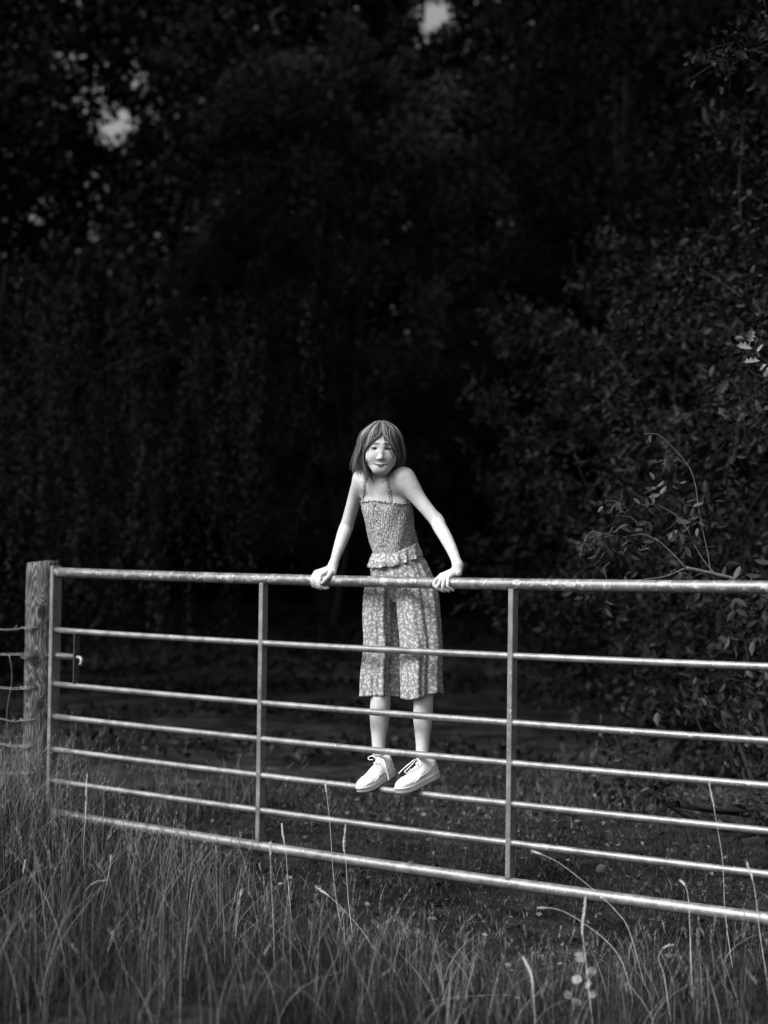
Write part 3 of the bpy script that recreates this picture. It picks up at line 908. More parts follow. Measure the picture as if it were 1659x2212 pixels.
def loft(rows, thick=0.0, closed=True):
    """rows: (n, k, 3) gate-frame points -> quads"""
    R_ = np.array(rows); nr, k = R_.shape[:2]
    V = R_.reshape(-1, 3); Fc = []
    for j in range(nr - 1):
        for i in range(k if closed else k - 1):
            i2 = (i + 1) % k
            Fc.append((j * k + i, j * k + i2, (j + 1) * k + i2, (j + 1) * k + i))
    return V, Fc
rc = np.random.default_rng(5)
def ringpt(c, tilt, rl, rb, th, n=2.3):
    """superellipse in a plane leaning forward by tilt; th = 0 to the right along the gate, -90 deg to the front"""
    ct, st = math.cos(th), math.sin(th)
    x = rl * math.copysign(abs(ct) ** (2 / n), ct); y = rb * math.copysign(abs(st) ** (2 / n), st)
    return np.array([c[0] + x, c[1] + y * math.cos(tilt), c[2] + y * math.sin(tilt)])
# ---- bodice
NK = 220; rows = []; pat = []
top_c, bot_c = L(833, 1079, .078), L(853, 1183, .118)
TT = np.linspace(0, 1, 96)
for t in TT:
    c = top_c + (bot_c - top_c) * t
    rl = np.interp(t, [0, .12, .5, .8, 1], [.0985, .1000, .0940, .0900, .0865]); rb = np.interp(t, [0, .15, .5, 1], [.071, .076, .075, .0715])
    row = []
    for k in range(NK):
        th = PI / 2 + 2 * PI * k / NK - 2 * PI
        tilt = .16 + .24 * t
        p = ringpt(c, tilt, rl, rb, th); p[2] += .10 * t * (p[0] - c[0])
        # fine shirring: horizontal ridges and gathered puckers
        o = np.array([math.cos(th), math.sin(th), 0])
        d = .0008 * math.sin(t * 96 * .98 * 2) + .0011 * math.sin(th * 34 + 3 * math.sin(t * 19)) * (.5 + .5 * math.sin(t * 60 + 2 * math.sin(th * 5))) + .0009 * math.sin(th * 61 + t * 40)
        d += .0035 * math.sin(th * 3 + t * 4 + 1) * t + .0018 * math.sin(th * 7 + t * 9)
        p = p + o * d
        # neckline: lower at the armholes, slightly dipped in front
        dip = (.010 * max(0, math.cos(th)) ** 2 + .004 * max(0, -math.cos(th)) ** 3) * (1 - t) ** 3 * 2
        p[2] -= dip
        row.append(p); pat.append((th * .088 * 1.25, p[2], 0))
    rows.append(row)
V, Fc = loft(rows)
# inner face
V2 = V.copy()
inn = np.array(rows); cen = inn.mean(1, keepdims=True); inn2 = inn + (cen - inn) * np.array([.05, .05, 0])
V = np.concatenate([V, inn2.reshape(-1, 3)[:NK * 6]]); pat += pat[:NK * 6]
nb = 96 * NK
for j in range(5):
    for i in range(NK):
        i2 = (i + 1) % NK; Fc.append((nb + j * NK + i2, nb + j * NK + i, nb + (j + 1) * NK + i, nb + (j + 1) * NK + i2))
for i in range(NK):
    i2 = (i + 1) % NK; Fc.append((i2, i, nb + i, nb + i2))
Bod = to_w(V)
bodice = obj('bodice', Bod, Fc, M_fab_s, person, smooth=True, attrs={'pat': pat})
tag(bodice, 'shirred floral bodice with buttons down the front')
bod_tree = BVHTree.FromPolygons([tuple(v) for v in Bod], Fc)
def frill(ring, out, down, amp, freq, nrow, name, parent, mat, seed, ps=1.25):
    """gathered strip round a ring: flares out and ripples"""
    r_ = np.random.default_rng(seed); K = 420
    ring = np.array(ring); k0 = len(ring); cen = ring.mean(0)
    rows = []; pat = []
    ph = r_.uniform(0, 6, 6)
    for j in range(nrow + 1):
        q = j / nrow; row = []
        for k in range(K):
            u = k / K * k0; i = int(u) % k0; f_ = u - int(u); p = ring[i] * (1 - f_) + ring[(i + 1) % k0] * f_
            th = 2 * PI * k / K
            o = p - cen; o[2] = 0; o /= np.linalg.norm(o)
            tg = np.array([-o[1], o[0], 0])
            w_ = math.sin(freq * th + ph[0] + .9 * math.sin(3 * th + ph[1])) + .5 * math.sin(freq * 1.7 * th + ph[2] + math.sin(2 * th + ph[3]))
            w2 = math.cos(freq * th + ph[0] + .9 * math.sin(3 * th + ph[1]))
            row.append(p + o * (out * q ** .8 + amp * q * w_ + .001) + tg * amp * .6 * q * w2 + np.array([0, 0, -1.0]) * (down * q + amp * .35 * q * math.sin(freq * 1.3 * th + ph[4])))
            pat.append((th * .088 * ps * 1.5 + 5, row[-1][2] * 1.0, 0))
        rows.append(row)
    V, Fc = loft(rows)
    me = obj(name, to_w(V), Fc, mat, parent, smooth=True, attrs={'pat': pat})
    so_ = me.modifiers.new('thickness', 'SOLIDIFY'); so_.thickness = .0012
    return me
r0 = [p.copy() for p in np.array(rows)[0]] if False else None
ring_top = np.array([ringpt(top_c, .16, .0985, .071, 2 * PI * k / NK) for k in range(NK)])
for k in range(NK):
    th = 2 * PI * k / NK
    ring_top[k][2] -= (.010 * max(0, math.cos(th)) ** 2 + .004 * max(0, -math.cos(th)) ** 3) * 2
frill(ring_top - np.array([0, 0, .003]), .004, -.0085, .0022, 30, 5, 'neck_frill', bodice, M_fab_s, 1)
ring_bot = np.array([ringpt(bot_c, .40, .0865, .0715, 2 * PI * k / NK) + np.array([0, 0, .003]) for k in range(NK)])
ring_bot[:, 2] += .10 * (ring_bot[:, 0] - bot_c[0])
pep = frill(ring_bot, .0175, .052, .0062, 12, 12, 'waist_frill', bodice, M_fab, 2, 1.0)
# buttons
n = N("button", 0.35, 0, 0.5); n.color(0.16); M_btn = n.m
for px, py in ((809, 1091), (812, 1123), (818, 1151.5), (825, 1178.5)):
    h_, nn = hit_n(px, py, .001, bod_tree)
    if h_ is None: continue
    a = np.cross(nn, [0, 0, 1]); a /= np.linalg.norm(a); b = np.cross(nn, a)
    V = []; Fc = []
    prof = [(0.0, .0008), (.0022, .0008), (.0026, .0018), (.0042, .0020), (.0048, .0010), (.0048, -.001)]
    for r_, hgt in prof:
        for k in range(14): V.append(h_ + nn * hgt + r_ * (math.cos(2 * PI * k / 14) * a + math.sin(2 * PI * k / 14) * b))
    for j in range(len(prof) - 1):
        for k in range(14): Fc.append((j * 14 + k, j * 14 + (k + 1) % 14, j * 14 + 14 + (k + 1) % 14, j * 14 + 14 + k))
    obj('button', V, Fc, M_btn, bodice, smooth=True)
# straps, following the skin from the neckline up to the neck
def hit_any(px, py, off):
    a, na = hit_n(px, py, off); b, nb_ = hit_n(px, py, off, bod_tree)
    if a is None: return b, nb_
    if b is None: return a, na
    return (a, na) if np.linalg.norm(a - CAM) < np.linalg.norm(b - CAM) else (b, nb_)
def strap(pp, w_):
    pts = []; nr = []
    for q in smooth_path([np.array([*q, 0.]) for q in pp], 6):
        h_, nn = hit_any(q[0], q[1], .0026)
        if h_ is None: continue
        pts.append(h_); nr.append(nn)
    mb = MB(); V = []; n_ = len(pts)
    pts = np.array(pts)
    for _ in range(3): pts[1:-1] = .5 * pts[1:-1] + .25 * (pts[:-2] + pts[2:])
    mb.ribbon(list(pts), [w_ * (1 + .12 * math.sin(i * 1.9)) for i in range(n_)], nr)
    V = np.array(mb.V); pat = [(v[0] * 1.2, v[2], 0) for v in V]
    # frilled edges
    for sd_s in (-1, 1):
        for i in range(n_ - 1):
            pass
    mb.build('strap', M_fab_s, bodice, smooth=False, attrs={'pat': pat})
strap([(783, 1086), (783.5, 1079), (785.5, 1062), (788, 1045), (791, 1034), (795, 1023)], .0105)
strap([(844, 1088), (843, 1079), (841, 1064), (839.5, 1048), (837.5, 1034), (835, 1024)], .0115)

# ---- culottes: one shell for the seat, two wide legs with hanging folds
def leg_shell(name, cs, radii, hem, fold_ph, flip):
    """cs: list of (pixel x, pixel y, b); radii: list of (rl, rb)"""
    C_ = np.array([L(*c) for c in cs]); RR = np.array(radii)
    zz = C_[:, 2]; K = 260; NR = 90; rows = []; pat = []
    tt = np.linspace(0, 1, NR)
    src = np.linspace(0, 1, len(cs))
    sm = np.array(smooth_path([np.concatenate([c, r]) for c, r in zip(C_, RR)], 12)); su = np.linspace(0, 1, len(sm))
    folds = [(-2.25, .011, .16), (-1.55, -.004, .12), (-.95, .012, .15), (-.35, -.010, .14), (.15, .011, .16), (2.6, .010, .18), (3.05, -.008, .15), (1.3, .01, .2)]
    for t in tt:
        v = np.array([np.interp(t, su, sm[:, i]) for i in range(5)])
        row = []
        for k in range(K):
            th = PI / 2 + 2 * PI * k / K - 2 * PI        # seam at the back
            n_ = 2.2
            p = ringpt(v[:3], 0.0, v[3], v[4], th, n_)
            o = np.array([math.cos(th), math.sin(th), 0])
            d = 0
            for f0, am, wd in folds:
                a_ = (th - (f0 + fold_ph + .12 * math.sin(t * 3 + f0)) + PI) % (2 * PI) - PI
                d += 1.45 * am * math.exp(-(a_ / wd) ** 2) * (.25 + .75 * t)
            d += .0022 * math.sin(9 * th + 3 * math.sin(t * 5) + fold_ph) * (1 - t) + .0012 * math.sin(17 * th + t * 8)
            p = p + o * d
            if t > .0:
                p[2] += hem(th) * t ** 6
            row.append(p); pat.append((th * .078 * (1.0 if not flip else 1) + fold_ph * 3, p[2], 0))
        rows.append(row)
    V, Fc = loft(rows)
    Vw = to_w(V)
    o_ = obj(name, Vw, Fc, M_fab, culottes, smooth=True, attrs={'pat': pat})
    md = o_.modifiers.new('thickness', 'SOLIDIFY'); md.thickness = .0014; md.offset = -1
    return o_
# seat
NK2 = 260; rows = []; pat = []
cs = [(857, 1190, .122), (860, 1215, .135), (867, 1244, .142), (870, 1262, .142), (871, 1280, .145), (871, 1300, .150)]
rs = [(.080, .068), (.106, .085), (.120, .092), (.122, .090), (.110, .078), (.09, .06)]
C_ = np.array([np.concatenate([L(*c), r]) for c, r in zip(cs, rs)]); sm = np.array(smooth_path(list(C_), 10))
for j, v in enumerate(sm):
    t = j / (len(sm) - 1); row = []
    for k in range(NK2):
        th = PI / 2 + 2 * PI * k / NK2 - 2 * PI
        p = ringpt(v[:3], .12 * (1 - t), v[3], v[4], th, 2.4)
        d = (.0034 * math.sin(13 * th + 1.5 * math.sin(t * 6)) + .0022 * math.sin(23 * th + 2 * math.sin(4 * t + th))) * math.exp(-t * 1.6)
        d -= .016 * math.exp(-((th + 1.72) / .16) ** 2) * min(1, max(0, (t - .45) * 3))   # crease where the legs part
        row.append(p + np.array([math.cos(th), math.sin(th), 0]) * d); pat.append((th * .095, p[2], 0))
    rows.append(row)
V, Fc = loft(rows)
culottes = obj('culottes', to_w(V), Fc, M_fab, person, smooth=True, attrs={'pat': pat})
tag(culottes, 'wide knee length floral culottes')
def hemA(th): return -.004 * math.sin(th * 2)
def hemB(th):
    a = (th - .15 + PI) % (2 * PI) - PI
    return .020 * math.exp(-(a / .9) ** 2) - .010 * math.exp(-((th + 1.9) / .8) ** 2)
leg_shell('trouser_leg', [(834, 1252, .134), (831, 1285, .130), (827.5, 1340, .128), (826.5, 1394, .124), (821.5, 1450, .114), (820.5, 1502, .112)],
          [(.058, .078), (.060, .080), (.059, .074), (.056, .068), (.058, .066), (.063, .070)], hemA, .15, False)
leg_shell('trouser_leg', [(896, 1252, .136), (902, 1285, .132), (907, 1340, .116), (911, 1394, .104), (911, 1450, .094), (913, 1505, .094)],
          [(.066, .080), (.070, .081), (.072, .076), (.067, .070), (.062, .068), (.060, .070)], hemB, -.25, True)

# ------------------------------------------------------------------ trainers
M_upper = plain("white_leather", 0.72, 0.42, 0, 0.4, 0.03, 60)
M_sole = plain("white_rubber", 0.66, 0.6, 0, 0.3, 0.05, 40)
M_lace = plain("white_lace", 0.78, 0.8, 0, 0.2, 0.06, 300)
M_emb = plain("pale_grey_emblem", 0.62, 0.35, 0, 0.4, 0.02, 30)
M_eyelet = plain("eyelet_shadow", 0.05, 0.6)
def shoe(toe, heel, side, lace_px, ref):
    """toe, heel: world points of the sole's underside at both tips; side = +1 when the outer side faces right"""
    X = toe - heel; Ln = np.linalg.norm(X); X /= Ln
    Zv = np.array([0, 0, 1.0]); Y = np.cross(Zv, X); Y /= np.linalg.norm(Y); Zv = np.cross(X, Y)
    k = Ln / .222
    W_ = lambda x, y, z: heel + k * (x * X + y * Y + z * Zv)
    root = thing('trainer', 'x', 'x', heel); del root['category']; del root['label']
    root.location = tuple(heel - wloc(person)); root.parent = person
    lx = np.array([0, .004, .012, .03, .06, .09, .12, .15, .175, .195, .21, .218, .222])
    out = np.array([0, .014, .022, .0285, .0300, .0310, .0350, .0380, .0375, .0320, .0215, .012, 0])
    inn_ = np.array([0, .014, .022, .0280, .0275, .0265, .0300, .0350, .0355, .0300, .0200, .011, 0])
    # sole
    xs = np.concatenate([.111 - .111 * np.cos(np.linspace(0, PI, 40))])
    o1 = [(x, np.interp(x, lx, out) * side) for x in xs]; o2 = [(x, -np.interp(x, lx, inn_) * side) for x in xs[::-1][1:-1]]
    pl = np.array(o1 + o2); cen = pl.mean(0)
    V = []; Fc = []; K = len(pl)
    prof = [(.90, .0), (.975, .0012), (1.0, .005), (1.0, .0190), (1.012, .0198), (1.012, .0222), (.99, .0238), (.90, .024)]
    for s_, z_ in prof:
        for q in pl:
            d = q - cen; dn = np.linalg.norm(d)
            qq = cen + d * (1 + (s_ - 1) * .035 / max(dn, .02)) if s_ < 1 else cen + d * s_
            zz = z_ + (.010 * max(0, (q[0] - .15) / .072) ** 2 if z_ < .01 else .008 * max(0, (q[0] - .15) / .072) ** 2)
            V.append(W_(qq[0], qq[1], zz))
    for j in range(len(prof) - 1):
        for i in range(K):
            f_ = (j * K + i, j * K + (i + 1) % K, (j + 1) * K + (i + 1) % K, (j + 1) * K + i)
            Fc.append(f_ if side > 0 else f_[::-1])
    Fc.append(tuple(range(K))); Fc.append(tuple((len(prof) - 1) * K + i for i in range(K)))
    so_ = obj('sole', V, Fc, M_sole, root, smooth=False)
    for p_ in so_.data.polygons: p_.use_smooth = len(p_.vertices) == 4
    # upper
    U = SDF(); T_ = lambda x, y, z: to_l(W_(x, y, z))
    Rs = np.array([[v @ G3u, v @ G3n, v[2]] for v in (X, Y, Zv)])
    s1 = side
    U.ell(T_(.035, 0, .034), Rs, np.array([.033, .0275, .040]) * k, k=.02)
    U.ell(T_(.075, .001 * s1, .034), Rs, np.array([.055, .0285, .040]) * k, k=.02)
    U.ell(T_(.135, .001 * s1, .026), Rs, np.array([.068, .0345, .030]) * k, k=.025)
    U.ell(T_(.175, .001 * s1, .027), Rs, np.array([.040, .0340, .0245]) * k, k=.02)
    U.cap(T_(.062, 0, .060), T_(.115, 0, .046), .0150 * k, .0130 * k, k=.022)
    U.cap(T_(.058, 0, .078), T_(.030, 0, .066), .0190 * k, .0200 * k, k=.014)     # collar
    U.cap(T_(.034, 0, .050), T_(.026, 0, .070), .0215 * k, .0180 * k, k=.015)
    U.cap(T_(.074, 0, .074), T_(.070, 0, .094), .0120 * k, .0090 * k, k=.010)     # tongue
    # flat bottom at the sole
    U.ell(T_(.11, 0, -.170), Rs, np.array([1.2, 1.2, .190]) * k, k=.002, op='s') if False else None
    V, Q = U.mesh(.0020)
    V = relax(V, Q, 1, .4); Vw = to_w(V)
    hv = (Vw - heel) @ Zv / k; hxv = (Vw - heel) @ X / k
    floor_ = .0215 + .008 * np.maximum(0, (hxv - .15) / .072) ** 2
    low = hv < floor_
    Vw = Vw + np.outer(np.where(low, (floor_ - hv) * k, 0), Zv)
    # keep inside the sole outline
    yl = (Vw - heel) @ Y / k
    lim = np.where(yl * side > 0, np.interp(hxv, lx, out), np.interp(hxv, lx, inn_)) - .0012
    lim = np.maximum(lim, .002)
    over = np.abs(yl) > lim
    Vw = Vw + np.outer(np.where(over, (np.sign(yl) * lim - yl) * k, 0), Y)
    up_o = obj('upper', Vw, Q, M_upper, root, smooth=True)
    tree = BVHTree.FromPolygons([tuple(v) for v in Vw], [tuple(int(i) for i in f) for f in Q])
    def drop(x, y, off=.0012):
        o = W_(x, y, .2); r = tree.ray_cast(Vector(o), Vector(-Zv), 1)
        return None if r[0] is None else np.array(r[0]) + np.array(r[1]) * off
    def sidehit(x, z, sgn, off=.001):
        o = W_(x, .2 * sgn, z); r = tree.ray_cast(Vector(o), Vector(-Y * sgn), 1)
        return None if r[0] is None else np.array(r[0]) + Y * sgn * off
    # seams of the toe box and eyestay: raised stitched edges
    mb = MB()
    seam = [drop(.150 + .020 * math.cos(a), .030 * math.sin(a)) for a in np.linspace(-1.35, 1.35, 15)]
    seam = [q for q in seam if q is not None]; mb.tube(seam, .0011, 6)
    def put():
        nonlocal mb
        if mb.n: mb.build('seam', M_upper, root, smooth=True)
        mb = MB()
    put()
    for sg in (-1, 1):
        for yo in (.0135,):
            s2 = [drop(x, sg * (yo + .004 * (x - .08) / .07)) for x in np.linspace(.080, .152, 12)]
            s2 = [q for q in s2 if q is not None]
            if len(s2) > 2: mb.tube(s2, .0010, 6); put()
        s3 = [sidehit(x, z, sg) for x, z in ((.046, .024), (.040, .038), (.040, .052), (.034, .064))]
        s3 = [q for q in s3 if q is not None]
        if len(s3) > 2: mb.tube(smooth_path(s3, 4), .0010, 6); put()
        s4 = [sidehit(x, z, sg) for x, z in ((.155, .030), (.130, .036), (.112, .042))]
        s4 = [q for q in s4 if q is not None]
        if len(s4) > 2: mb.tube(smooth_path(s4, 4), .0009, 6); put()
    # eyelets and crossing laces
    ey = MB(); lc = MB(); rowsx = np.linspace(.084, .142, 6); eyp = {}
    for i, x in enumerate(rowsx):
        for sg in (-1, 1):
            p = drop(x, sg * .0105, .0008); eyp[(i, sg)] = p
            if p is not None: ey.tube([p - Zv * .001, p + Zv * .0009], .0016, 8)
    for i in range(5):
        for sg in (-1, 1):
            a, b = eyp[(i, sg)], eyp[(i + 1, -sg)]
            if a is None or b is None: continue
            m1 = (a + b) / 2; m1 = drop(*[((m1 - heel) @ v / k) for v in (X, Y)], .0035)
            if m1 is not None: lc.tube(smooth_path([a, m1, b], 5), .0019, 6, flat=.6)
    a, b = eyp[(5, -1)], eyp[(5, 1)]
    if a is not None and b is not None: lc.tube(smooth_path([a, drop(.142, 0, .0030), b], 5), .0019, 6, flat=.6)
    ey.build('eyelets', M_eyelet, root, smooth=True)
    # bow: knot, loops and hanging ends
    kn_ = drop(.088, 0, .004)
    lc.tube(smooth_path([kn_ + Y * .006, kn_ + Zv * .003, kn_ - Y * .006], 4), .0036, 8)
    lc.build('crossed_laces', M_lace, root, smooth=True)
    lc = MB()
    for path, w_ in lace_px:
        lc.tube(smooth_path([P(*q) for q in path], 6), [w_] * (6 * (len(path) - 1) + 1), 7, flat=.6)
    lc.build('lace_bow', M_lace, root, smooth=True)
    # emblem on the outer side: a tapering tick
    lo_, hi_ = [], []
    for t in np.linspace(0, 1, 22):
        cx_ = .118 - .085 * t; base_z = .0285 + .026 * t ** 1.3 + .010 * (1 - t) ** 6
        w_ = .0125 * math.sin(PI * min(1, (t * .92 + .08)) ** .55) * (1 - t) ** .6
        lo_.append((cx_, base_z)); hi_.append((cx_ + .004 * (1 - t), base_z + max(w_, .0004)))
    for sg in ((side,) if True else ()):
        V = []; ok = True
        for a, b in zip(lo_, hi_):
            for f_ in (0, .5, 1):
                q = sidehit(a[0] * (1 - f_) + b[0] * f_, a[1] * (1 - f_) + b[1] * f_, sg, .0012)
                if q is None: ok = False; break
                V.append(q)
            if not ok: break
        if ok:
            Fc = []
            for i in range(21):
                for j in range(2): Fc.append((i * 3 + j, i * 3 + j + 1, i * 3 + 4 + j, i * 3 + 3 + j))
            e_ = obj('emblem', V, Fc, M_emb, root, smooth=True)
            md = e_.modifiers.new('thickness', 'SOLIDIFY'); md.thickness = .0012; md.offset = 0
    # heel tab
    tb_ = MB(); tb_.ribbon(smooth_path([W_(.006, 0, .074), W_(.002, 0, .090), W_(.008, 0, .100), W_(.015, 0, .092)], 5), .012, Y * 0 + X)
    tb_.build('heel_tab', M_lace, root)
    return root
tagA = shoe(P(775, 1717, -.085), P(852, 1669, .100), 1,
     [([(817, 1637, -.022), (827, 1641, -.032), (832.5, 1652, -.034), (835, 1662, -.030), (838, 1674, -.026), (840, 1686, -.024)], .0026),
      ([(812, 1638, -.024), (822, 1643, -.034), (829, 1652, -.036), (832, 1660, -.034), (832.5, 1669, -.032)], .0022),
      ([(812, 1637, -.02), (804, 1633, -.022), (796, 1636, -.022), (797, 1641, -.026), (806, 1641, -.030)], .0024)], None)
tagB = shoe(P(857, 1719, -.085), P(948.5, 1675, .105), 1,
     [([(897, 1640, -.012), (890, 1645, -.028), (880, 1653, -.036), (870, 1662, -.040), (861, 1671, -.042)], .0023),
      ([(898, 1642, -.012), (888, 1653, -.034), (879, 1662, -.040), (874, 1667, -.040), (880, 1670, -.038), (888, 1660, -.032)], .0020),
      ([(902, 1640, -.010), (908, 1646, -.020), (908, 1656, -.030)], .0022)], None)
for t_, lb in ((tagA, 'white trainer with a long lace end hanging over its side'), (tagB, 'white trainer with a loose lace end hanging in front')):
    t_['label'] = lb
# ------------------------------------------------------------------ ground
def gh(x, y):
    """height of the ground"""
    x = np.asarray(x, float); y = np.asarray(y, float)
    bank = .10 * np.exp(-((x + 2.0) / 1.1) ** 2 - ((y - 7.6) / 1.6) ** 2)
    und = .03 * np.sin(x * 1.3 + .5) * np.sin(y * .9) + .02 * np.sin(x * 2.9 + y * 1.7)
    far = np.clip(y - 9, 0, 60)
    return bank + und + .010 * far
n = N("soil_and_thatch", 0.95, 0, 0.1)
f1 = n.noise(7, 6, 0.7); f2 = n.noise(0.6, 4, 0.6); f3 = n.noise(60, 4, 0.7)
c = n.ramp(n.math('ADD', n.math('MULTIPLY', f1, .6), n.math('MULTIPLY', f3, .4)), [(0.38, .006), (0.5, .018), (0.66, .060)])
c = n.math('MULTIPLY', c, n.ramp(n.noise(1.7, 6, 0.7), [(.38, .25), (.62, 1.9)]))
n.color(c); n.bump(n.math('ADD', f1, f3), 0.8, 0.03)
M_ground = n.m
gx_ = np.concatenate([np.linspace(-150, -8, 12), np.linspace(-7, 7, 90), np.linspace(8, 150, 12)])
gy_ = np.concatenate([np.linspace(-60, 2, 10), np.linspace(3, 22, 110), np.linspace(24, 200, 20)])
GX, GY = np.meshgrid(gx_, gy_, indexing='ij')
V = np.stack([GX, GY, gh(GX, GY)], -1).reshape(-1, 3)
ny = len(gy_)
ii, jj = np.meshgrid(np.arange(len(gx_) - 1), np.arange(ny - 1), indexing='ij')
a_ = (ii * ny + jj).ravel()
ground = obj('ground', V, np.stack([a_, a_ + ny, a_ + ny + 1, a_ + 1], 1), M_ground, smooth=True)
tag(ground, kind='structure')

# ------------------------------------------------------------------ grass
def blades(base, h, lean_dir, lean, width, tone, nseg=4, seed=0, curl=None):
    """tapering bent blades; every argument is an array"""
    n_ = len(base); t = np.linspace(0, 1, nseg + 1)
    ld = np.stack([np.cos(lean_dir), np.sin(lean_dir), np.zeros(n_)], 1)
    cu = np.ones(n_) * 2.0 if curl is None else curl
    T = t[None, :, None]
    off = ld[:, None, :] * (h[:, None] * lean[:, None] * t[None, :] ** cu[:, None])[..., None]
    zz = (h[:, None] * (t[None, :] - .45 * lean[:, None] ** 2 * t[None, :] ** (cu[:, None] + .6)))
    c_ = base[:, None, :] + off; c_[..., 2] += zz
    r_ = np.random.default_rng(seed); fd_ = r_.uniform(0, 2 * PI, n_)
    sd = np.stack([np.cos(fd_), np.sin(fd_), np.zeros(n_)], 1)
    wv = (width[:, None] * (1 - t[None, :] ** 1.6) * .5 + .0001)[..., None] * sd[:, None, :]
    V = np.stack([c_ - wv, c_ + wv], 2).reshape(n_, -1, 3)
    q = np.arange(nseg)
    Fl = np.stack([2 * q, 2 * q + 1, 2 * q + 3, 2 * q + 2], 1)
    Fc = (np.arange(n_) * (2 * (nseg + 1)))[:, None, None] + Fl[None]
    tn = np.repeat(tone, 2 * (nseg + 1))
    return V.reshape(-1, 3), Fc.reshape(-1, 4), tn
M_grass = leaf_mat("grass_blade", .005, .29, 0.55, 0.2, 0.12)
rg = np.random.default_rng(21)
def gate_side(x, y):      # metres in front (+) of the gate line
    return -((x - GA[0]) * gn[0] + (y - GA[1]) * gn[1])
def along(x, y): return (x - GA[0]) * gu[0] + (y - GA[1]) * gu[1]
def cnoise(x, y, s, sd):
    r_ = np.random.default_rng(sd); v = 0
    for i in range(5):
        a = r_.uniform(0, 2 * PI); k = s * r_.uniform(.6, 1.6); v = v + np.sin((x * math.cos(a) + y * math.sin(a)) * k + r_.uniform(0, 6))
    return v / 5
Vs, Fs, Ts, nv = [], [], [], 0
def push(v, f, t):
    global nv
    Vs.append(v); Fs.append(f + nv); Ts.append(t); nv += len(v)
# tall meadow grass on the camera's side
M_ = 125000
x = rg.uniform(-3.4, 3.2, M_); y = rg.uniform(4.7, 9.6, M_)
# half of the blades grow in tufts that fan outwards
NT = 3000; tx_, ty_ = rg.uniform(-3.4, 3.2, NT), rg.uniform(4.7, 9.6, NT); ti = rg.integers(0, NT, M_); tuft = rg.random(M_) < .6
ox, oy = rg.normal(0, .035, M_), rg.normal(0, .035, M_)
x = np.where(tuft, tx_[ti] + ox, x); y = np.where(tuft, ty_[ti] + oy, y); fan = np.arctan2(oy, ox); ttone = rg.gamma(1.2, .7, NT)[ti]; th_ = rg.uniform(.7, 1.35, NT)[ti]
s_ = gate_side(x, y); al = along(x, y)
hh = .13 + .13 * np.clip(s_ / 1.1, 0, 1) * np.clip((y - 4.6) / .7, .55, 1) + .10 * cnoise(x, y, 2.2, 3) + .19 * np.clip((-x - 1.08) / .3, 0, 1)
# short trodden patch in front of the right half of the gate
trod = np.exp(-((al - 2.5) / .95) ** 2) * np.exp(-((s_ - .05) / .75) ** 2)
hh *= (1 - .78 * trod)
hh = np.clip(hh, .04, .6)
edge = np.where(al < .22, .45, np.where(al < .75, .10, -.02)) - .06 * cnoise(x, y, 6, 4)
left_bank = (al < .05)
keep = (s_ > -edge) | (left_bank & (y < 9.4))
keep &= rg.random(M_) < (.55 + .45 * (1 - trod)) * (1.0 - .25 * (cnoise(x, y, 3.1, 9) < -.25))
x, y, hh, s_, trod, tuft, fan, ttone, th_ = [q[keep] for q in (x, y, hh, s_, trod, tuft, fan, ttone, th_)]
n_ = len(x)
h = hh * rg.uniform(.25, 1.12, n_) * np.where(tuft, th_, .85)
base = np.stack([x, y, gh(x, y) - .01], 1)
ld = np.where(tuft, fan + rg.normal(0, .5, n_), rg.uniform(0, 2 * PI, n_))
tone = np.clip(rg.gamma(.50, .125, n_) * np.where(tuft, ttone, 1) + .015 * cnoise(x, y, 2, 5) - .12 * trod, 0.02, 1)
push(*blades(base, h, ld, np.clip(rg.gamma(1.6, .34, n_), .03, 1.3), rg.uniform(.0009, .0028, n_), tone, 5, 1, rg.uniform(1.3, 4.0, n_)))
# dry fine stems rising above it
k_ = rg.choice(n_, 4200, replace=False)
bs = base[k_]; hs = np.clip(hh[k_] * rg.uniform(1.1, 1.9, len(k_)), .05, .5)
push(*blades(bs, hs, rg.uniform(0, 2 * PI, len(k_)), rg.uniform(.03, .9, len(k_)), rg.uniform(.0012, .0026, len(k_)), rg.uniform(.2, .9, len(k_)), 6, 2, rg.uniform(1.3, 2.2, len(k_))))
# small seed heads on the tips of many of the dry stems
q_ = slice(0, 1500); ns_ = len(bs[q_]); ldq = rg.uniform(0, 2 * PI, ns_); lq = rg.uniform(.02, .55, ns_); hq = np.clip(hh[k_][q_] * rg.uniform(1.15, 2.0, ns_), .08, .48); cq = np.full(ns_, 1.8)
push(*blades(bs[q_], hq, ldq, lq, np.full(ns_, .0013), np.full(ns_, .5), 6, 41, cq))
def stem_at(t): 
    o = np.stack([np.cos(ldq), np.sin(ldq), np.zeros(ns_)], 1) * (hq * lq * t ** cq)[:, None]; p = bs[q_] + o; p[:, 2] += hq * (t - .45 * lq ** 2 * t ** (cq + .6)); return p
for kq in range(14):
    tq = 1 - .16 * kq / 13
    push(*blades(stem_at(tq), rg.uniform(.006, .014, ns_), rg.uniform(0, 2 * PI, ns_), rg.uniform(.2, .8, ns_), rg.uniform(.0012, .0024, ns_), rg.uniform(.45, 1, ns_), 2, 50 + kq))
tall = obj('tall_grass', np.concatenate(Vs), np.concatenate(Fs), M_grass, attrs={'tone': np.concatenate(Ts)}); tag(tall, kind='stuff')
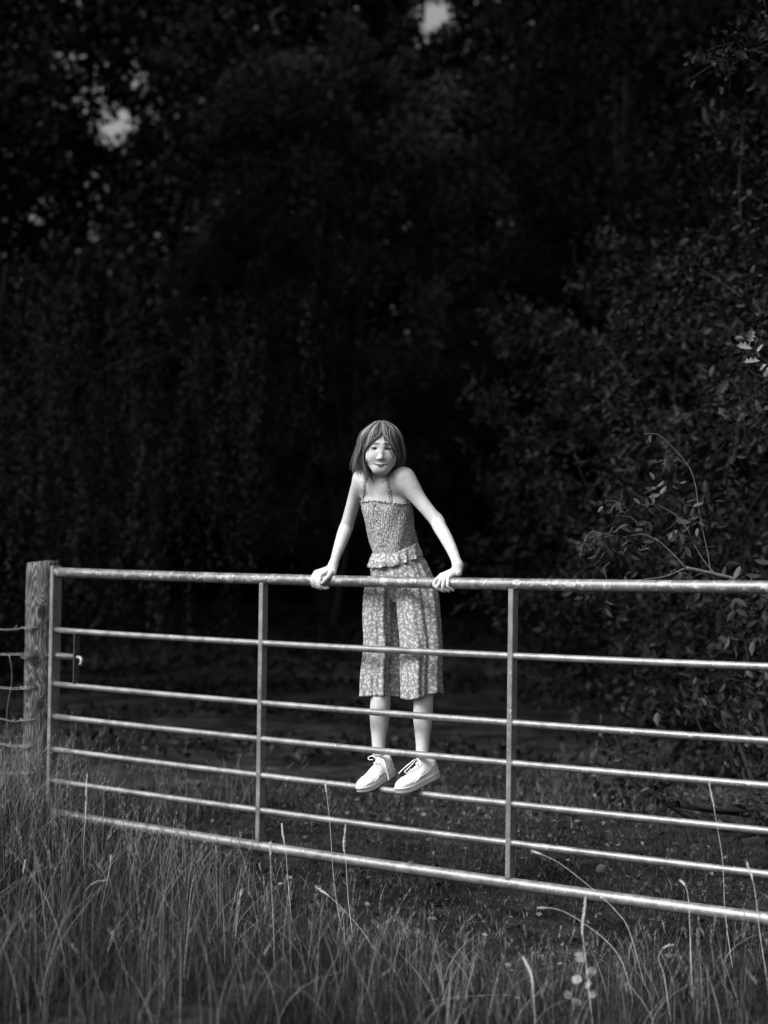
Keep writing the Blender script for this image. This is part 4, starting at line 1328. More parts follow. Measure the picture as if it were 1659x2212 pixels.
# short grass behind the gate, thinning into the dark
Vs, Fs, Ts, nv = [], [], [], 0
for (M_, y0, y1, hm, wm, tm) in ((85000, 5.2, 9.0, .042, .0032, .09), (60000, 9.0, 14, .055, .006, .10), (55000, 14, 32, .07, .011, .11)):
    y = y0 + (y1 - y0) * rg.random(M_); x = rg.uniform(-1, 1, M_) * (.24 * y + 1.4) + .2
    s_ = gate_side(x, y)
    k_ = (s_ < .9) & (along(x, y) > -.6)
    x, y = x[k_], y[k_]; n_ = len(x)
    pt = cnoise(x, y, 2.6, 31) + 1.2 * cnoise(x, y, 7, 32)
    h = hm * rg.uniform(.4, 1.3, n_) * (1 + .5 * pt); base = np.stack([x, y, gh(x, y) - .005], 1)
    push(*blades(base, h, rg.uniform(0, 2 * PI, n_), np.clip(rg.gamma(3.0, .35, n_), .2, 1.4), wm * rg.uniform(.6, 1.4, n_), np.clip(rg.gamma(1.3, tm, n_) + tm * .4 * pt, .01, .9), 2, 5))
short = obj('short_grass', np.concatenate(Vs), np.concatenate(Fs), M_grass, attrs={'tone': np.concatenate(Ts)}); tag(short, kind='stuff')

# ------------------------------------------------------------------ leaves
def frames(nrm, r_):
    """orthonormal frames from leaf directions"""
    d = nrm / (np.linalg.norm(nrm, axis=1, keepdims=True) + 1e-9)
    q = r_.standard_normal(d.shape); s = np.cross(d, q); s /= np.linalg.norm(s, axis=1, keepdims=True) + 1e-9
    return d, s, np.cross(d, s)
SHAPES = {
    'kite': (np.array([[0, 0, 0], [.45, .5, .06], [1, 0, -.05], [.45, -.5, .06]]), np.array([[0, 1, 2, 3]])),
    'oval': (np.array([[0, 0, 0], [.22, .36, .05], [.6, .42, .06], [1, 0, -.06], [.6, -.42, .06], [.22, -.36, .05], [.25, 0, 0], [.65, 0, 0.0]]),
             np.array([[0, 6, 1, 1], [6, 7, 2, 1], [7, 3, 2, 2], [0, 5, 6, 6], [6, 5, 4, 7], [7, 4, 3, 3]])),
}
hs_ = [(0, .0, 0), (.10, .16, .03), (.17, .44, .14), (.30, .24, .03), (.42, .52, .15), (.55, .26, .03), (.66, .46, .13), (.80, .16, .02), (1, 0, .10)]
hv_ = [(a, b, c) for a, b, c in hs_] + [(a, -b, c) for a, b, c in hs_[1:-1]] + [(a, 0, -.03) for a, b, c in hs_[1:-1]]
hf_ = []
up_i = list(range(0, 9)); dn_i = [0] + list(range(9, 16)) + [8]; md_i = [0] + list(range(16, 23)) + [8]
for i in range(8):
    hf_.append([md_i[i], md_i[i + 1], up_i[i + 1], up_i[i]]); hf_.append([dn_i[i], dn_i[i + 1], md_i[i + 1], md_i[i]])
SHAPES['holly'] = (np.array(hv_, float), np.array(hf_))
def leaves(pos, dirv, ln, wd, tone, shape='kite', seed=0):
    r_ = np.random.default_rng(seed)
    d, s, u = frames(dirv, r_)
    T, Fq = SHAPES[shape]
    V = pos[:, None, :] + (T[None, :, 0:1] * ln[:, None, None]) * d[:, None, :] + (T[None, :, 1:2] * wd[:, None, None]) * s[:, None, :] + (T[None, :, 2:3] * ln[:, None, None]) * u[:, None, :]
    k = len(T)
    Fc = (np.arange(len(pos)) * k)[:, None, None] + Fq[None]
    return V.reshape(-1, 3), Fc.reshape(-1, 4), np.repeat(tone, k)
def clean(F_):
    """quads with a doubled corner become triangles: returned as a python list only when needed"""
    bad = (F_[:, 2] == F_[:, 3]) | (F_[:, 0] == F_[:, 1])
    if not bad.any(): return F_
    out = [tuple(f) for f in F_[~bad]]
    for f in F_[bad]:
        g = []
        for i in f:
            if i not in g: g.append(i)
        out.append(tuple(g))
    return out
M_bark = plain("bark", 0.010, 0.9, 0, 0.1, 0.4, 25)
M_elder_stem = plain("elder_stem", 0.085, 0.7, 0, 0.2, 0.3, 60)
M_twig = plain("twig_bark", 0.018, 0.85, 0, 0.15, 0.3, 60)
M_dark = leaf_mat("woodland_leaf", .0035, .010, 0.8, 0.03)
M_holly = leaf_mat("holly_leaf", .0025, .030, 0.42, 0.07)
M_elder = leaf_mat("elder_leaf", .008, .050, 0.55, 0.25)
M_wispy = leaf_mat('wispy_leaf', .005, .030, 0.8, 0.03)
M_willow = leaf_mat("drooping_leaf", .006, .042, 0.7, 0.03)

def crown_points(n_, c, r, rr, clumps=60, clump_r=.28, shell=.55, cuts=()):
    """points in leafy clumps spread through an ellipsoid, denser towards its surface"""
    d = rr.standard_normal((clumps, 3)); d /= np.linalg.norm(d, axis=1, keepdims=True)
    rad = shell + (1 - shell) * rr.random(clumps) ** .5
    cc = c + d * rad[:, None] * r
    w_ = rr.integers(0, clumps, n_)
    q = rr.standard_normal((n_, 3)); q /= np.linalg.norm(q, axis=1, keepdims=True) + 1e-9
    q *= (rr.random(n_) ** .45)[:, None]
    sz = (clump_r * rr.uniform(.6, 1.3, clumps))[w_]
    p = cc[w_] + q * sz[:, None] * np.mean(r)
    out = q * .6 + (p - c) / r * .7 + rr.standard_normal((n_, 3)) * .55
    return p, out, w_, clumps
def limbs(mb, base, top, r0, rr, targets):
    base = np.asarray(base, float); top = np.asarray(top, float)
    mid = (base + top) / 2 + rr.standard_normal(3) * np.array([.18, .18, 0])
    tr = smooth_path([base, base + (mid - base) * .5 + rr.standard_normal(3) * .06, mid, top], 5)
    k = len(tr); mb.tube(tr, [r0 * (1.25 if i == 0 else 1) * (1 - .8 * i / (k - 1)) for i in range(k)], 12)
    for t in targets:
        i = int(rr.uniform(.3, .85) * (k - 1)); a = tr[i]; r1 = r0 * (1 - .8 * i / (k - 1)) * .5
        m1 = (a + t) / 2 + rr.standard_normal(3) * .12 * np.linalg.norm(t - a) + np.array([0, 0, .05 * np.linalg.norm(t - a)])
        q = smooth_path([a, m1, t], 5)
        mb.tube(q, [max(r1 * (1 - .85 * j / (len(q) - 1)), .004) for j in range(len(q))], 7)
def tree(name, label, x, y, z_c, r, n_, ln, seed, mat=None, shape='kite', clumps=70, clump_r=.28, trunk=.22, wmul=.5, droop=0., tone=(0, 1), gaps=(), group=None, shell=.55, nlimb=9, cat='tree'):
    rr = np.random.default_rng(seed)
    zb = float(gh(x, y)); root = thing(name, label, cat, (x, y, zb), group)
    c = np.array([x, y, z_c]); r = np.array(r, float)
    p, o, w_, nc = crown_points(n_, c, r, rr, clumps, clump_r, shell)
    o[:, 2] -= droop
    ok = p[:, 2] > zb + .05
    for g, gr in gaps: ok &= (((p - np.array(g)) / np.array(gr)) ** 2).sum(1) > 1
    p, o, w_ = p[ok], o[ok], w_[ok]
    tc = rr.uniform(tone[0], tone[1], nc); tn = np.clip(tc[w_] * .6 + rr.uniform(tone[0], tone[1], len(p)) * .4, 0, 1)
    l_ = ln * rr.uniform(.6, 1.3, len(p))
    V, Fq, T = leaves(p, o, l_, l_ * wmul * rr.uniform(.8, 1.2, len(p)), tn, shape, seed)
    mb = MB()
    tg = [c + v / np.linalg.norm(v) * r * rr.uniform(.5, .85) for v in rr.standard_normal((nlimb, 3))]
    limbs(mb, (x, y, zb - .1), c + np.array([0, 0, r[2] * .7]), trunk, rr, tg)
    mb.build('trunk', M_bark, root, smooth=True)
    obj('crown', V, clean(Fq), mat or M_dark, root, attrs={'tone': T})
    return root
# ------------------------------------------------------------------ the wood behind
# far wood: one dense mass of foliage closing the view, with thin places where the sky shows
rw = np.random.default_rng(77)
def wood_wall(n_, y0, y1, x0, x1, ztop, ln, seed, gaps):
    rr = np.random.default_rng(seed)
    x = rr.uniform(x0, x1, n_); y = rr.uniform(y0, y1, n_)
    z = rr.random(n_) * ztop
    # clumping
    q = cnoise(x, z, 1.1, seed) + .5 * cnoise(x, z, 2.7, seed + 1)
    y = y + q * .8
    p = np.stack([x, y, z + gh(x, y)], 1)
    ok = np.ones(n_, bool)
    for g, gr in gaps:
        d = ((p[:, [0, 2]] - np.array([g[0], g[2]])) / np.array([gr[0], gr[2]]))
        ragged = .75 + .9 * np.sin(p[:, 0] * 19 + 3 * np.sin(p[:, 2] * 7) + g[0]) * np.sin(p[:, 2] * 17 + 3 * np.sin(p[:, 0] * 8) + g[2])
        ok &= ~(((d ** 2).sum(1) < ragged) & (rr.random(n_) < .995)) & ~(((d ** 2).sum(1) < .85) & (rr.random(n_) < .93))
    p = p[ok]; n2 = len(p)
    o = rr.standard_normal((n2, 3)); o[:, 1] -= .3
    l_ = ln * rr.uniform(.6, 1.4, n2)
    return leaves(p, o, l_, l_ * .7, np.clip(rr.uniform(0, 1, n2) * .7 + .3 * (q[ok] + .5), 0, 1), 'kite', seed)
GAPS = []
for px, py, rx, rz in ((205, 195, 10, 16), (150, 140, 11, 14), (172, 215, 11, 12), (306, 168, 16, 16), (270, 160, 12, 8), (245, 270, 28, 24), (220, 298, 12, 10), (290, 262, 12, 8), (325, 240, 10, 9),
                       (350, 215, 7, 8), (215, 195, 5, 14), (262, 228, 12, 8), (90, 430, 6, 6), (62, 458, 7, 6), (75, 470, 7, 8), (188, 472, 9, 10), (186, 500, 9, 12), (210, 520, 6, 6), (40, 145, 5, 5), (65, 148, 6, 5),
                       (935, 15, 26, 14), (940, 50, 24, 16), (925, 78, 18, 12), (905, 92, 9, 8), (985, 212, 8, 8), (893, 30, 8, 14), (960, 60, 14, 10), (560, 212, 5, 5), (1092, 105, 4, 4),
                       (879, 722, 8, 10), (887, 735, 5, 6), (1039, 790, 4, 4), (1111, 731, 5, 5), (1140, 660, 9, 6), (1055, 478, 4, 5), (1080, 558, 4, 4), (1100, 560, 4, 4), (723, 667, 4, 4)):
    g = PD(px, py, 36.0)
    GAPS.append((g, (rx * 36 / F_PX * 1.55, 1, rz * 36 / F_PX * 1.55)))
Vs, Fs, Ts, nv = [], [], [], 0
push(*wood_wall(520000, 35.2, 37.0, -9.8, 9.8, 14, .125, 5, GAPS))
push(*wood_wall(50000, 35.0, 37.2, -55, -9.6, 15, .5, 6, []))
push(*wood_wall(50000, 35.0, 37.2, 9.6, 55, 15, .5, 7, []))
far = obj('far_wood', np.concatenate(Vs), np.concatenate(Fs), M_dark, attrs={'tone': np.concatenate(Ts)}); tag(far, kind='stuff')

# woodland trees one can tell apart
G_ = 'dark woodland trees behind the gate'
def hole(px, py, D, r): 
    g = PD(px, py, D); return (g, (r * D / F_PX, 6, r * D / F_PX))
HL = [hole(879, 722, 27, 11), hole(1039, 790, 27, 7), hole(560, 212, 27, 7), hole(1055, 478, 27, 7)]
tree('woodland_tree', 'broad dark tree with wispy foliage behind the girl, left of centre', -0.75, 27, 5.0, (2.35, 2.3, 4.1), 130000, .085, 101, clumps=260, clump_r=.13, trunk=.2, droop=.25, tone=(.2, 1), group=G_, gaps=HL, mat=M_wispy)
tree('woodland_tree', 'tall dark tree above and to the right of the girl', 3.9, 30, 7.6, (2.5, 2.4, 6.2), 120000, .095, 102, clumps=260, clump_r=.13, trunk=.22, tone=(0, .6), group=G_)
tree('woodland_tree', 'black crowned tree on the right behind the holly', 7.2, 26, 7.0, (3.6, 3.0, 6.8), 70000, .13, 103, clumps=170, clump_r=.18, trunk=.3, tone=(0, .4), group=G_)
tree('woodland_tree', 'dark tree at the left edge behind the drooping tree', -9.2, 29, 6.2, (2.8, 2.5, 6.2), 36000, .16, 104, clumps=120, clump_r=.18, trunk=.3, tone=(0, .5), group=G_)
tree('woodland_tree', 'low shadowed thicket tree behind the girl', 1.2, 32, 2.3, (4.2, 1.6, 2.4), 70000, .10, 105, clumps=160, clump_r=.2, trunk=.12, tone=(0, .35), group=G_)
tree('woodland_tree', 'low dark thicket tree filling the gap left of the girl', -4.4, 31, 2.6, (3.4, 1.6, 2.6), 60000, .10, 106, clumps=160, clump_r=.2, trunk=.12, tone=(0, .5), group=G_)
# added trees out of view, put in so their canopies shade the ground behind
tree('unseen_shade_tree', 'unseen tall tree added to shade the ground beyond the gate', -6.2, 10.8, 9.0, (4.2, 3.4, 2.2), 42000, .15, 107, clumps=160, clump_r=.16, trunk=.34, tone=(0, .7), shell=.3, nlimb=14)
tree('unseen_shade_tree', 'unseen tall tree added for shade on the right, canopy above the holly hedge', 6.4, 13.5, 9.4, (6.0, 4.0, 2.2), 42000, .17, 108, clumps=160, clump_r=.16, trunk=.34, tone=(0, .7), shell=.3, nlimb=14)
tree('unseen_shade_tree', 'tallest unseen tree added on the left, its high canopy darkening the wood', -8.2, 18, 12.8, (6.2, 6.2, 2.0), 60000, .19, 109, clumps=200, clump_r=.15, trunk=.36, tone=(0, .7), shell=.3, nlimb=14)
tree('unseen_shade_tree', 'dense unseen tree added far to the left to shade the far ground', -12.0, 23, 7.0, (4.2, 5.5, 5.5), 40000, .3, 110, clumps=150, clump_r=.2, trunk=.36, tone=(0, .7), nlimb=12)
# low undergrowth softening the far edge of the ground
rr = np.random.default_rng(8); n_ = 110000
y = 9.5 + 25.5 * rr.random(n_) ** .7; x = rr.uniform(-.24, .24, n_) * y + .2
kk = rr.random(n_) < np.maximum(np.clip((y - 17) / 14, 0, 1) * (.3 + .7 * (cnoise(x, y, 1.1, 44) > -.1)), .55 * (cnoise(x, y, 2.3, 45) > .12)); x, y = x[kk], y[kk]; n_ = len(x)
hz_ = (.07 + .5 * np.clip((y - 20) / 14, 0, 1)) * rr.random(n_) * (1 + .5 * cnoise(x, y, 1.5, 3))
p = np.stack([x, y, gh(x, y) + hz_], 1); d_ = rr.standard_normal((n_, 3)); l_ = rr.uniform(.03, .075, n_) * (.6 + y / 30)
V, Fq, T = leaves(p, d_, l_, l_ * .6, rr.random(n_) ** 2 * np.clip(1.6 - y / 14, .12, 1), 'kite', 2)  # tone falls with distance: shade of the far ground put into the colour
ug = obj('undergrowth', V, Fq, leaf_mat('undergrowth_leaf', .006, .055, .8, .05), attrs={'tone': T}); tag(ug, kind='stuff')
# dim bare trunks standing in the shade
for px, py0, D, r0, lean, lb in ((714, 1315, 25, .06, .08, 'slim bare trunk standing in the shade left of the girl'), (360, 1330, 26, .10, -.2, 'dim trunk in the shade behind the drooping tree')):
    b0 = PD(px, py0, D); rr = np.random.default_rng(px)
    root = thing('bare_tree', lb, 'tree', (b0[0], b0[1], float(gh(b0[0], b0[1]))), 'bare trunks in the shade')
    mb = MB(); z0 = float(gh(b0[0], b0[1]))
    limbs(mb, (b0[0], b0[1], z0 - .1), (b0[0] + lean * 5, b0[1], z0 + 5.4), r0, rr, [np.array([b0[0] + dx, b0[1] + dy, z0 + dz]) for dx, dy, dz in ((.9, 0, 3.6), (.55, -.5, 3.3), (-.8, .2, 4.6), (1.2, .3, 4.6), (-1.0, -.4, 4.9))])
    mb.build('trunk', M_bark, root, smooth=True)

# ------------------------------------------------------------------ drooping tree on the left
rr = np.random.default_rng(55)
wx, wy = -2.9, 15.5
wt = thing('drooping_tree', 'tree on the left with long drooping leafy strands', 'tree', (wx, wy, float(gh(wx, wy))))
mb = MB(); tips = []
for a in np.linspace(0, 2 * PI, 26, endpoint=False):
    for q in range(3):
        R_ = rr.uniform(.5, 2.1); tips.append(np.array([wx + R_ * math.cos(a + .3 * q), wy + R_ * .8 * math.sin(a + .3 * q), rr.uniform(2.6, 4.0) - .25 * R_]))
limbs(mb, (wx - .9, wy, -.1), (wx - .3, wy, 3.7), .09, rr, tips[::3])
# bare bough crossing low
bp = [PD(-20, 975, 15.0), PD(72, 1008, 14.9), PD(135, 1062, 14.8), PD(216, 1094, 14.8), PD(275, 1140, 14.7), PD(333, 1188, 14.7)]
bq = smooth_path(bp, 6); mb.tube(bq, [.022 * (1 - .75 * i / len(bq)) for i in range(len(bq))], 7)
mb.build('trunk', M_bark, wt, smooth=True)
Pp, Dd, Tt = [], [], []
tw = MB()
for t in tips:
    for k in range(5):
        st = t + rr.standard_normal(3) * np.array([.22, .22, .15]); ln_ = rr.uniform(.7, 2.4)
        ph = rr.uniform(0, 6); am = rr.uniform(.02, .09); dr = rr.standard_normal(2) * .10
        zs = np.arange(0, ln_, .021); tn0 = rr.uniform(0, .9)
        cx_ = st[0] + dr[0] * zs + am * np.sin(zs * 3 + ph); cy_ = st[1] + dr[1] * zs + am * np.cos(zs * 2.6 + ph); cz_ = st[2] - zs
        ok = cz_ > gh(cx_, cy_) + .25
        c3 = np.stack([cx_, cy_, cz_], 1)[ok]
        if len(c3) < 4: continue
        Pp.append(c3 + rr.standard_normal(c3.shape) * .022)
        d_ = rr.standard_normal(c3.shape) * .55; d_[:, 2] -= .8; Dd.append(d_); Tt.append(np.clip(tn0 + rr.normal(0, .15, len(c3)), 0, 1))
Pp, Dd, Tt = np.concatenate(Pp), np.concatenate(Dd), np.concatenate(Tt)
l_ = .055 * rr.uniform(.6, 1.4, len(Pp))
V, Fq, T = leaves(Pp, Dd, l_, l_ * .33, Tt, 'kite', 3)
obj('crown', V, Fq, M_willow, wt, attrs={'tone': T})
# looser foliage behind it
tree('leafy_shrub', 'shadowy shrub under the drooping tree at the left edge', -4.2, 17.2, 1.2, (1.8, 1.2, 1.3), 16000, .08, 120, M_willow, 'kite', 90, .2, .05, .5, cat='shrub', tone=(0, .6))

# ------------------------------------------------------------------ holly hedge on the right
def bush(name, label, x, y, r, zc, n_twig, ln, seed, shape, mat, per=8, tone=(0, 1), zmax=None, group=None, cat='bush', spread=.085, only_front=True):
    rr = np.random.default_rng(seed); zb = float(gh(x, y)); root = thing(name, label, cat, (x, y, zb), group)
    r = np.array(r, float); c = np.array([x, y, zc])
    d = rr.standard_normal((n_twig, 3)); d /= np.linalg.norm(d, axis=1, keepdims=True)
    if only_front: d[:, 1] = np.where(rr.random(n_twig) < .75, -np.abs(d[:, 1]), d[:, 1])
    lump = 1 + .16 * np.sin(d[:, 0] * 7 + seed) * np.sin(d[:, 2] * 9 + 2 * seed) + .10 * np.sin(d[:, 2] * 17 + d[:, 0] * 13)
    p = c + d * r * (lump * rr.uniform(.55, 1.0, n_twig) ** .6)[:, None]
    p = p[p[:, 2] > zb + .12]
    pn = np.sin(p[:, 0] * 6.1 + seed) * np.sin(p[:, 2] * 5.3 + seed * 2) + .6 * np.sin(p[:, 0] * 13 + p[:, 2] * 9 + seed)
    kp = pn > -.55 + .75 * rr.random(len(p)); p, pn = p[kp], pn[kp]; n1 = len(p)
    dirn = (p - c) / r; dirn /= np.linalg.norm(dirn, axis=1, keepdims=True); dirn = dirn * .6 + rr.standard_normal((n1, 3)) * .6; dirn[:, 2] += .25
    dirn /= np.linalg.norm(dirn, axis=1, keepdims=True)
    tlen = spread * rr.uniform(.8, 2.6, n1); tone_t = np.clip(tone[0] + (tone[1] - tone[0]) * (rr.random(n1) ** 1.8 * .75 + .25 * (pn + .5)), 0, 1)
    tw = MB()
    sel = rr.choice(n1, min(n1, 700), replace=False)
    for i in sel: tw.tube([p[i] - dirn[i] * tlen[i] * .8, p[i] + rr.standard_normal(3) * .006, p[i] + dirn[i] * tlen[i]], [.003, .0024, .0012], 4, cap=False)
    tg = [p[i] for i in rr.choice(n1, 16, replace=False)]
    limbs(tw, (x, y, zb - .1), c + np.array([0, 0, r[2] * .6]), .05, rr, tg)
    tw.build('branches', M_twig, root)
    f_ = np.tile(np.linspace(0, 1, per), n1); id_ = np.repeat(np.arange(n1), per)
    pos = p[id_] + dirn[id_] * (tlen[id_] * f_)[:, None]
    az = f_ * 12 + rr.uniform(0, 6, n1)[id_]
    s1 = np.cross(dirn, rr.standard_normal((n1, 3))); s1 /= np.linalg.norm(s1, axis=1, keepdims=True); s2 = np.cross(dirn, s1)
    out = s1[id_] * np.cos(az)[:, None] + s2[id_] * np.sin(az)[:, None] + dirn[id_] * .6 + rr.standard_normal((len(pos), 3)) * .25
    l_ = ln * rr.uniform(.55, 1.35, len(pos)) * (.75 + .5 * rr.random(n1))[id_]
    V, Fq, T = leaves(pos, out, l_, l_ * rr.uniform(.38, .66, len(pos)), np.clip(tone_t[id_] + rr.normal(0, .16, len(pos)), 0, 1), shape, seed)
    obj('foliage', V, clean(Fq), mat, root, attrs={'tone': T})
    return root
H_ = 'holly bushes of the hedge on the right'
bush('holly_bush', 'nearest holly bush at the right edge of the picture', 2.75, 9.2, (1.25, 1.0, 1.9), 1.75, 2400, .055, 201, 'holly', M_holly, group=H_, tone=(.0, .8))
bush('holly_bush', 'holly bush behind the gate between the elder and the right edge', 2.15, 10.9, (1.05, 1.0, 1.7), 1.55, 2400, .055, 202, 'holly', M_holly, group=H_, tone=(.0, .75))
bush('holly_bush', 'holly bush in the middle of the hedge right of the girl', 2.12, 13.4, (1.35, 1.2, 1.8), 1.65, 2600, .060, 203, 'oval', M_holly, group=H_, tone=(.0, .75))
bush('holly_bush', 'farthest holly bush of the hedge nearest the girl', 2.25, 16.4, (1.55, 1.3, 2.1), 1.95, 2600, .070, 204, 'oval', M_holly, group=H_, tone=(.0, .7))
bush('holly_bush', 'tall holly rising above the hedge at the upper right', 3.35, 12.6, (1.25, 1.1, 1.6), 3.5, 2200, .060, 205, 'holly', M_holly, group=H_, tone=(.0, .45))
# leafy bough reaching in at the top right corner
rr = np.random.default_rng(31)
ob = thing('oak_bough', 'leafy bough reaching in at the top right corner', 'branch', PD(1720, 90, 9.0))
mb = MB(); pb = smooth_path([PD(1760, 60, 9.0), PD(1680, 70, 8.9), PD(1620, 95, 8.8), PD(1570, 130, 8.8)], 6); mb.tube(pb, [.012 * (1 - .7 * i / len(pb)) for i in range(len(pb))], 6)
pos = []; 
for i in range(70):
    a = pb[rr.integers(2, len(pb))]; e_ = a + rr.standard_normal(3) * np.array([.09, .09, .08]); mb.tube([a, (a + e_) / 2 + rr.standard_normal(3) * .01, e_], .0018, 4)
    for k in range(5): pos.append(e_ + rr.standard_normal(3) * .03)
mb.build('twigs', M_twig, ob, smooth=True); pos = np.array(pos)
l_ = .06 * rr.uniform(.6, 1.3, len(pos)); V, Fq, T = leaves(pos, rr.standard_normal(pos.shape) - np.array([.2, 0, .5]), l_, l_ * .55, rr.uniform(0, .6, len(pos)), 'oval', 8)
obj('leaves', V, clean(Fq), M_holly, ob, attrs={'tone': T})
# crisp holly sprig at the right edge
D_ = 7.1
hp = thing('holly_sprig', 'pale lit holly sprig at the right edge above the gate', 'branch', PD(1662, 800, D_))
mb = MB(); zz = lambda x, y: ((1200 + x * .6166) * .7463, (400 + y * .6166) * .7463)
st = [PD(1700, 855, D_), PD(*zz(1660, 1062), D_), PD(*zz(1610, 1005), D_), PD(*zz(1570, 970), D_), PD(*zz(1545, 940), D_)]
mb.tube(smooth_path(st, 6), .0018, 6); mb.build('stem', M_twig, hp, smooth=True)
LP = [((1572, 960), (1582, 885), .62), ((1585, 985), (1505, 975), .6), ((1545, 940), (1503, 938), .6), ((1610, 1005), (1640, 965), .6), ((1620, 1045), (1538, 1055), .5), ((1650, 1060), (1622, 1095), .6), ((1650, 1070), (1690, 1010), .6), ((1640, 1120), (1665, 1070), .7)]
pos = np.array([PD(*zz(*a), D_) for a, b, w in LP]); end = np.array([PD(*zz(*b), D_ - .01) for a, b, w in LP])
l_ = np.linalg.norm(end - pos, axis=1)
V, Fq, T = leaves(pos, end - pos, l_, l_ * .6, np.array([.85, 1, .9, .95, 1, .8, .9, .8]), 'holly', 12)
obj('leaves', V, Fq, leaf_mat("lit_holly_leaf", .05, .16, .35, .35), hp, smooth=True, attrs={'tone': T})  # paler copy of the holly leaf, its light put into the colour

# ------------------------------------------------------------------ elder with compound leaves and berry heads, just behind the gate
zq = lambda x, y: ((1400 + x * .4961) * .7463, (1150 + y * .4961) * .7463)
D_ = 7.2
el = thing('elder_shrub', 'elder with compound leaves and seed heads rising behind the gate at right', 'shrub', (PD(1640, 1500, D_)[0], D_, float(gh(PD(1640, 1500, D_)[0], D_))))
mb = MB(); fo_p, fo_e, fo_t = [], [], []
rr = np.random.default_rng(91)
root_pt = PD(1730, 1600, D_); root_pt[2] = 0
def stem(pp, r0, D0=D_, dd=0.0):
    q = smooth_path([PD(*zq(*p), D0 + dd * i) for i, p in enumerate(pp)], 6); mb.tube(q, [r0 * (1 - .6 * i / len(q)) for i in range(len(q))], 7); return q
mb.tube(smooth_path([root_pt, PD(1712, 1420, D_), PD(1685, 1320, D_), PD(*zq(1500, 1080), D_), PD(*zq(1340, 1030), D_), PD(*zq(1180, 995), D_)], 6), .007, 8)
stem([(1180, 995), (1100, 910), (1030, 845), (1000, 820)], .0038)
stem([(1180, 995), (1060, 1045), (930, 1062)], .0034)
stem([(1360, 1040), (1290, 960), (1240, 880), (1190, 770), (1165, 740)], .0032)
stem([(1030, 845), (930, 800), (810, 815), (720, 800), (640, 780)], .0026)
stem([(640, 780), (610, 800), (585, 850)], .0022)
stem([(1190, 770), (1120, 690), (1040, 640), (960, 620)], .0024)
stem([(900, 740), (860, 700), (800, 690)], .0020)
stem([(720, 1060), (700, 1000), (740, 960)], .0020)
# arching bramble-like shoot
arch = stem([(1330, 1050), (1310, 920), (1280, 780), (1255, 650), (1235, 510), (1200, 410), (1130, 320), (1070, 260), (1020, 218), (970, 212), (935, 214)], .0028)
stem([(1190, 395), (1150, 370), (1110, 350), (1050, 350)], .0016); stem([(1188, 390), (1205, 358)], .0014); stem([(985, 215), (972, 245)], .001)
mb.build('stems', M_elder_stem, el, smooth=True)
def comp(px, py, ang, ln, tn):
    """one compound leaf: leaflets either side of a stalk and one at the tip"""
    a = PD(*zq(px, py), D_ + rr.uniform(-.06, .06)); dx = math.cos(math.radians(ang)); dz = math.sin(math.radians(ang))
    ax = np.array([dx, rr.uniform(-.5, .2), dz]); ax /= np.linalg.norm(ax); pp = np.cross(ax, [0, 1, 0]); pp /= np.linalg.norm(pp)
    for f_, sd_s in ((.25, 1), (.28, -1), (.6, 1), (.62, -1), (.95, 0)):
        p = a + ax * ln * f_; d_ = ax * (.45 if sd_s else 1) + pp * sd_s * .9 + rr.standard_normal(3) * .12; d_[2] -= .25
        fo_p.append(p); fo_e.append(d_ / np.linalg.norm(d_) * ln * .50 * rr.uniform(.8, 1.15)); fo_t.append(np.clip(tn + rr.normal(0, .12), 0, 1))
for px, py, ang, ln, tn in ((735, 710, -60, .10, .45), (800, 700, -90, .11, .4), (760, 660, 160, .08, .5), (850, 700, -100, .10, .35), (930, 660, 30, .08, .5), (900, 650, 60, .08, .6), (980, 690, -120, .10, .5),
                            (1040, 600, 110, .09, .9), (1080, 640, -60, .10, .5), (1110, 680, -80, .11, .55), (1130, 560, 80, .07, .6), (1150, 600, -30, .09, .45), (1170, 690, -10, .07, .9), (1020, 800, -120, .11, .45),
                            (980, 850, -110, .08, .5), (1070, 760, -20, .10, .45), (1110, 770, -60, .09, .4), (1230, 650, 20, .09, .4), (1290, 700, -40, .10, .35), (1260, 660, -100, .08, .4), (700, 970, 130, .08, .6),
                            (740, 960, 60, .08, .5), (790, 950, 30, .08, .5), (720, 1030, -80, .08, .45), (800, 1030, -20, .07, .6), (1370, 950, -40, .12, .4), (1350, 980, -120, .12, .45), (1470, 940, -60, .12, .5),
                            (1560, 900, -70, .14, .35), (1620, 960, -90, .14, .4), (1600, 1040, -50, .12, .35), (1500, 1000, -100, .12, .4), (1640, 860, -20, .13, .35), (710, 1150, -90, .09, .6), (640, 1160, 160, .07, .5), (1450, 1130, -80, .12, .4),
                            (1370, 1300, -60, .12, .3), (1600, 1250, -100, .12, .3)):
    comp(px, py, ang, ln, tn)
for a, b, tn in (((970, 218), (972, 268), 1.0), ((945, 248), (965, 280), .8), ((1025, 730), (1040, 765), .95), ((1340, 1020), (1345, 1075), .95), ((1000, 1010), (1050, 1000), .8), ((930, 1030), (930, 1055), .9)):
    pa, pb_ = PD(*zq(*a), D_), PD(*zq(*b), D_); fo_p.append(pa); fo_e.append(pb_ - pa); fo_t.append(tn)
fo_p, fo_e = np.array(fo_p), np.array(fo_e); l_ = np.linalg.norm(fo_e, axis=1)
V, Fq, T = leaves(fo_p, fo_e, l_, l_ * .46, np.array(fo_t), 'oval', 14)
obj('leaves', V, clean(Fq), M_elder, el, smooth=True, attrs={'tone': T})
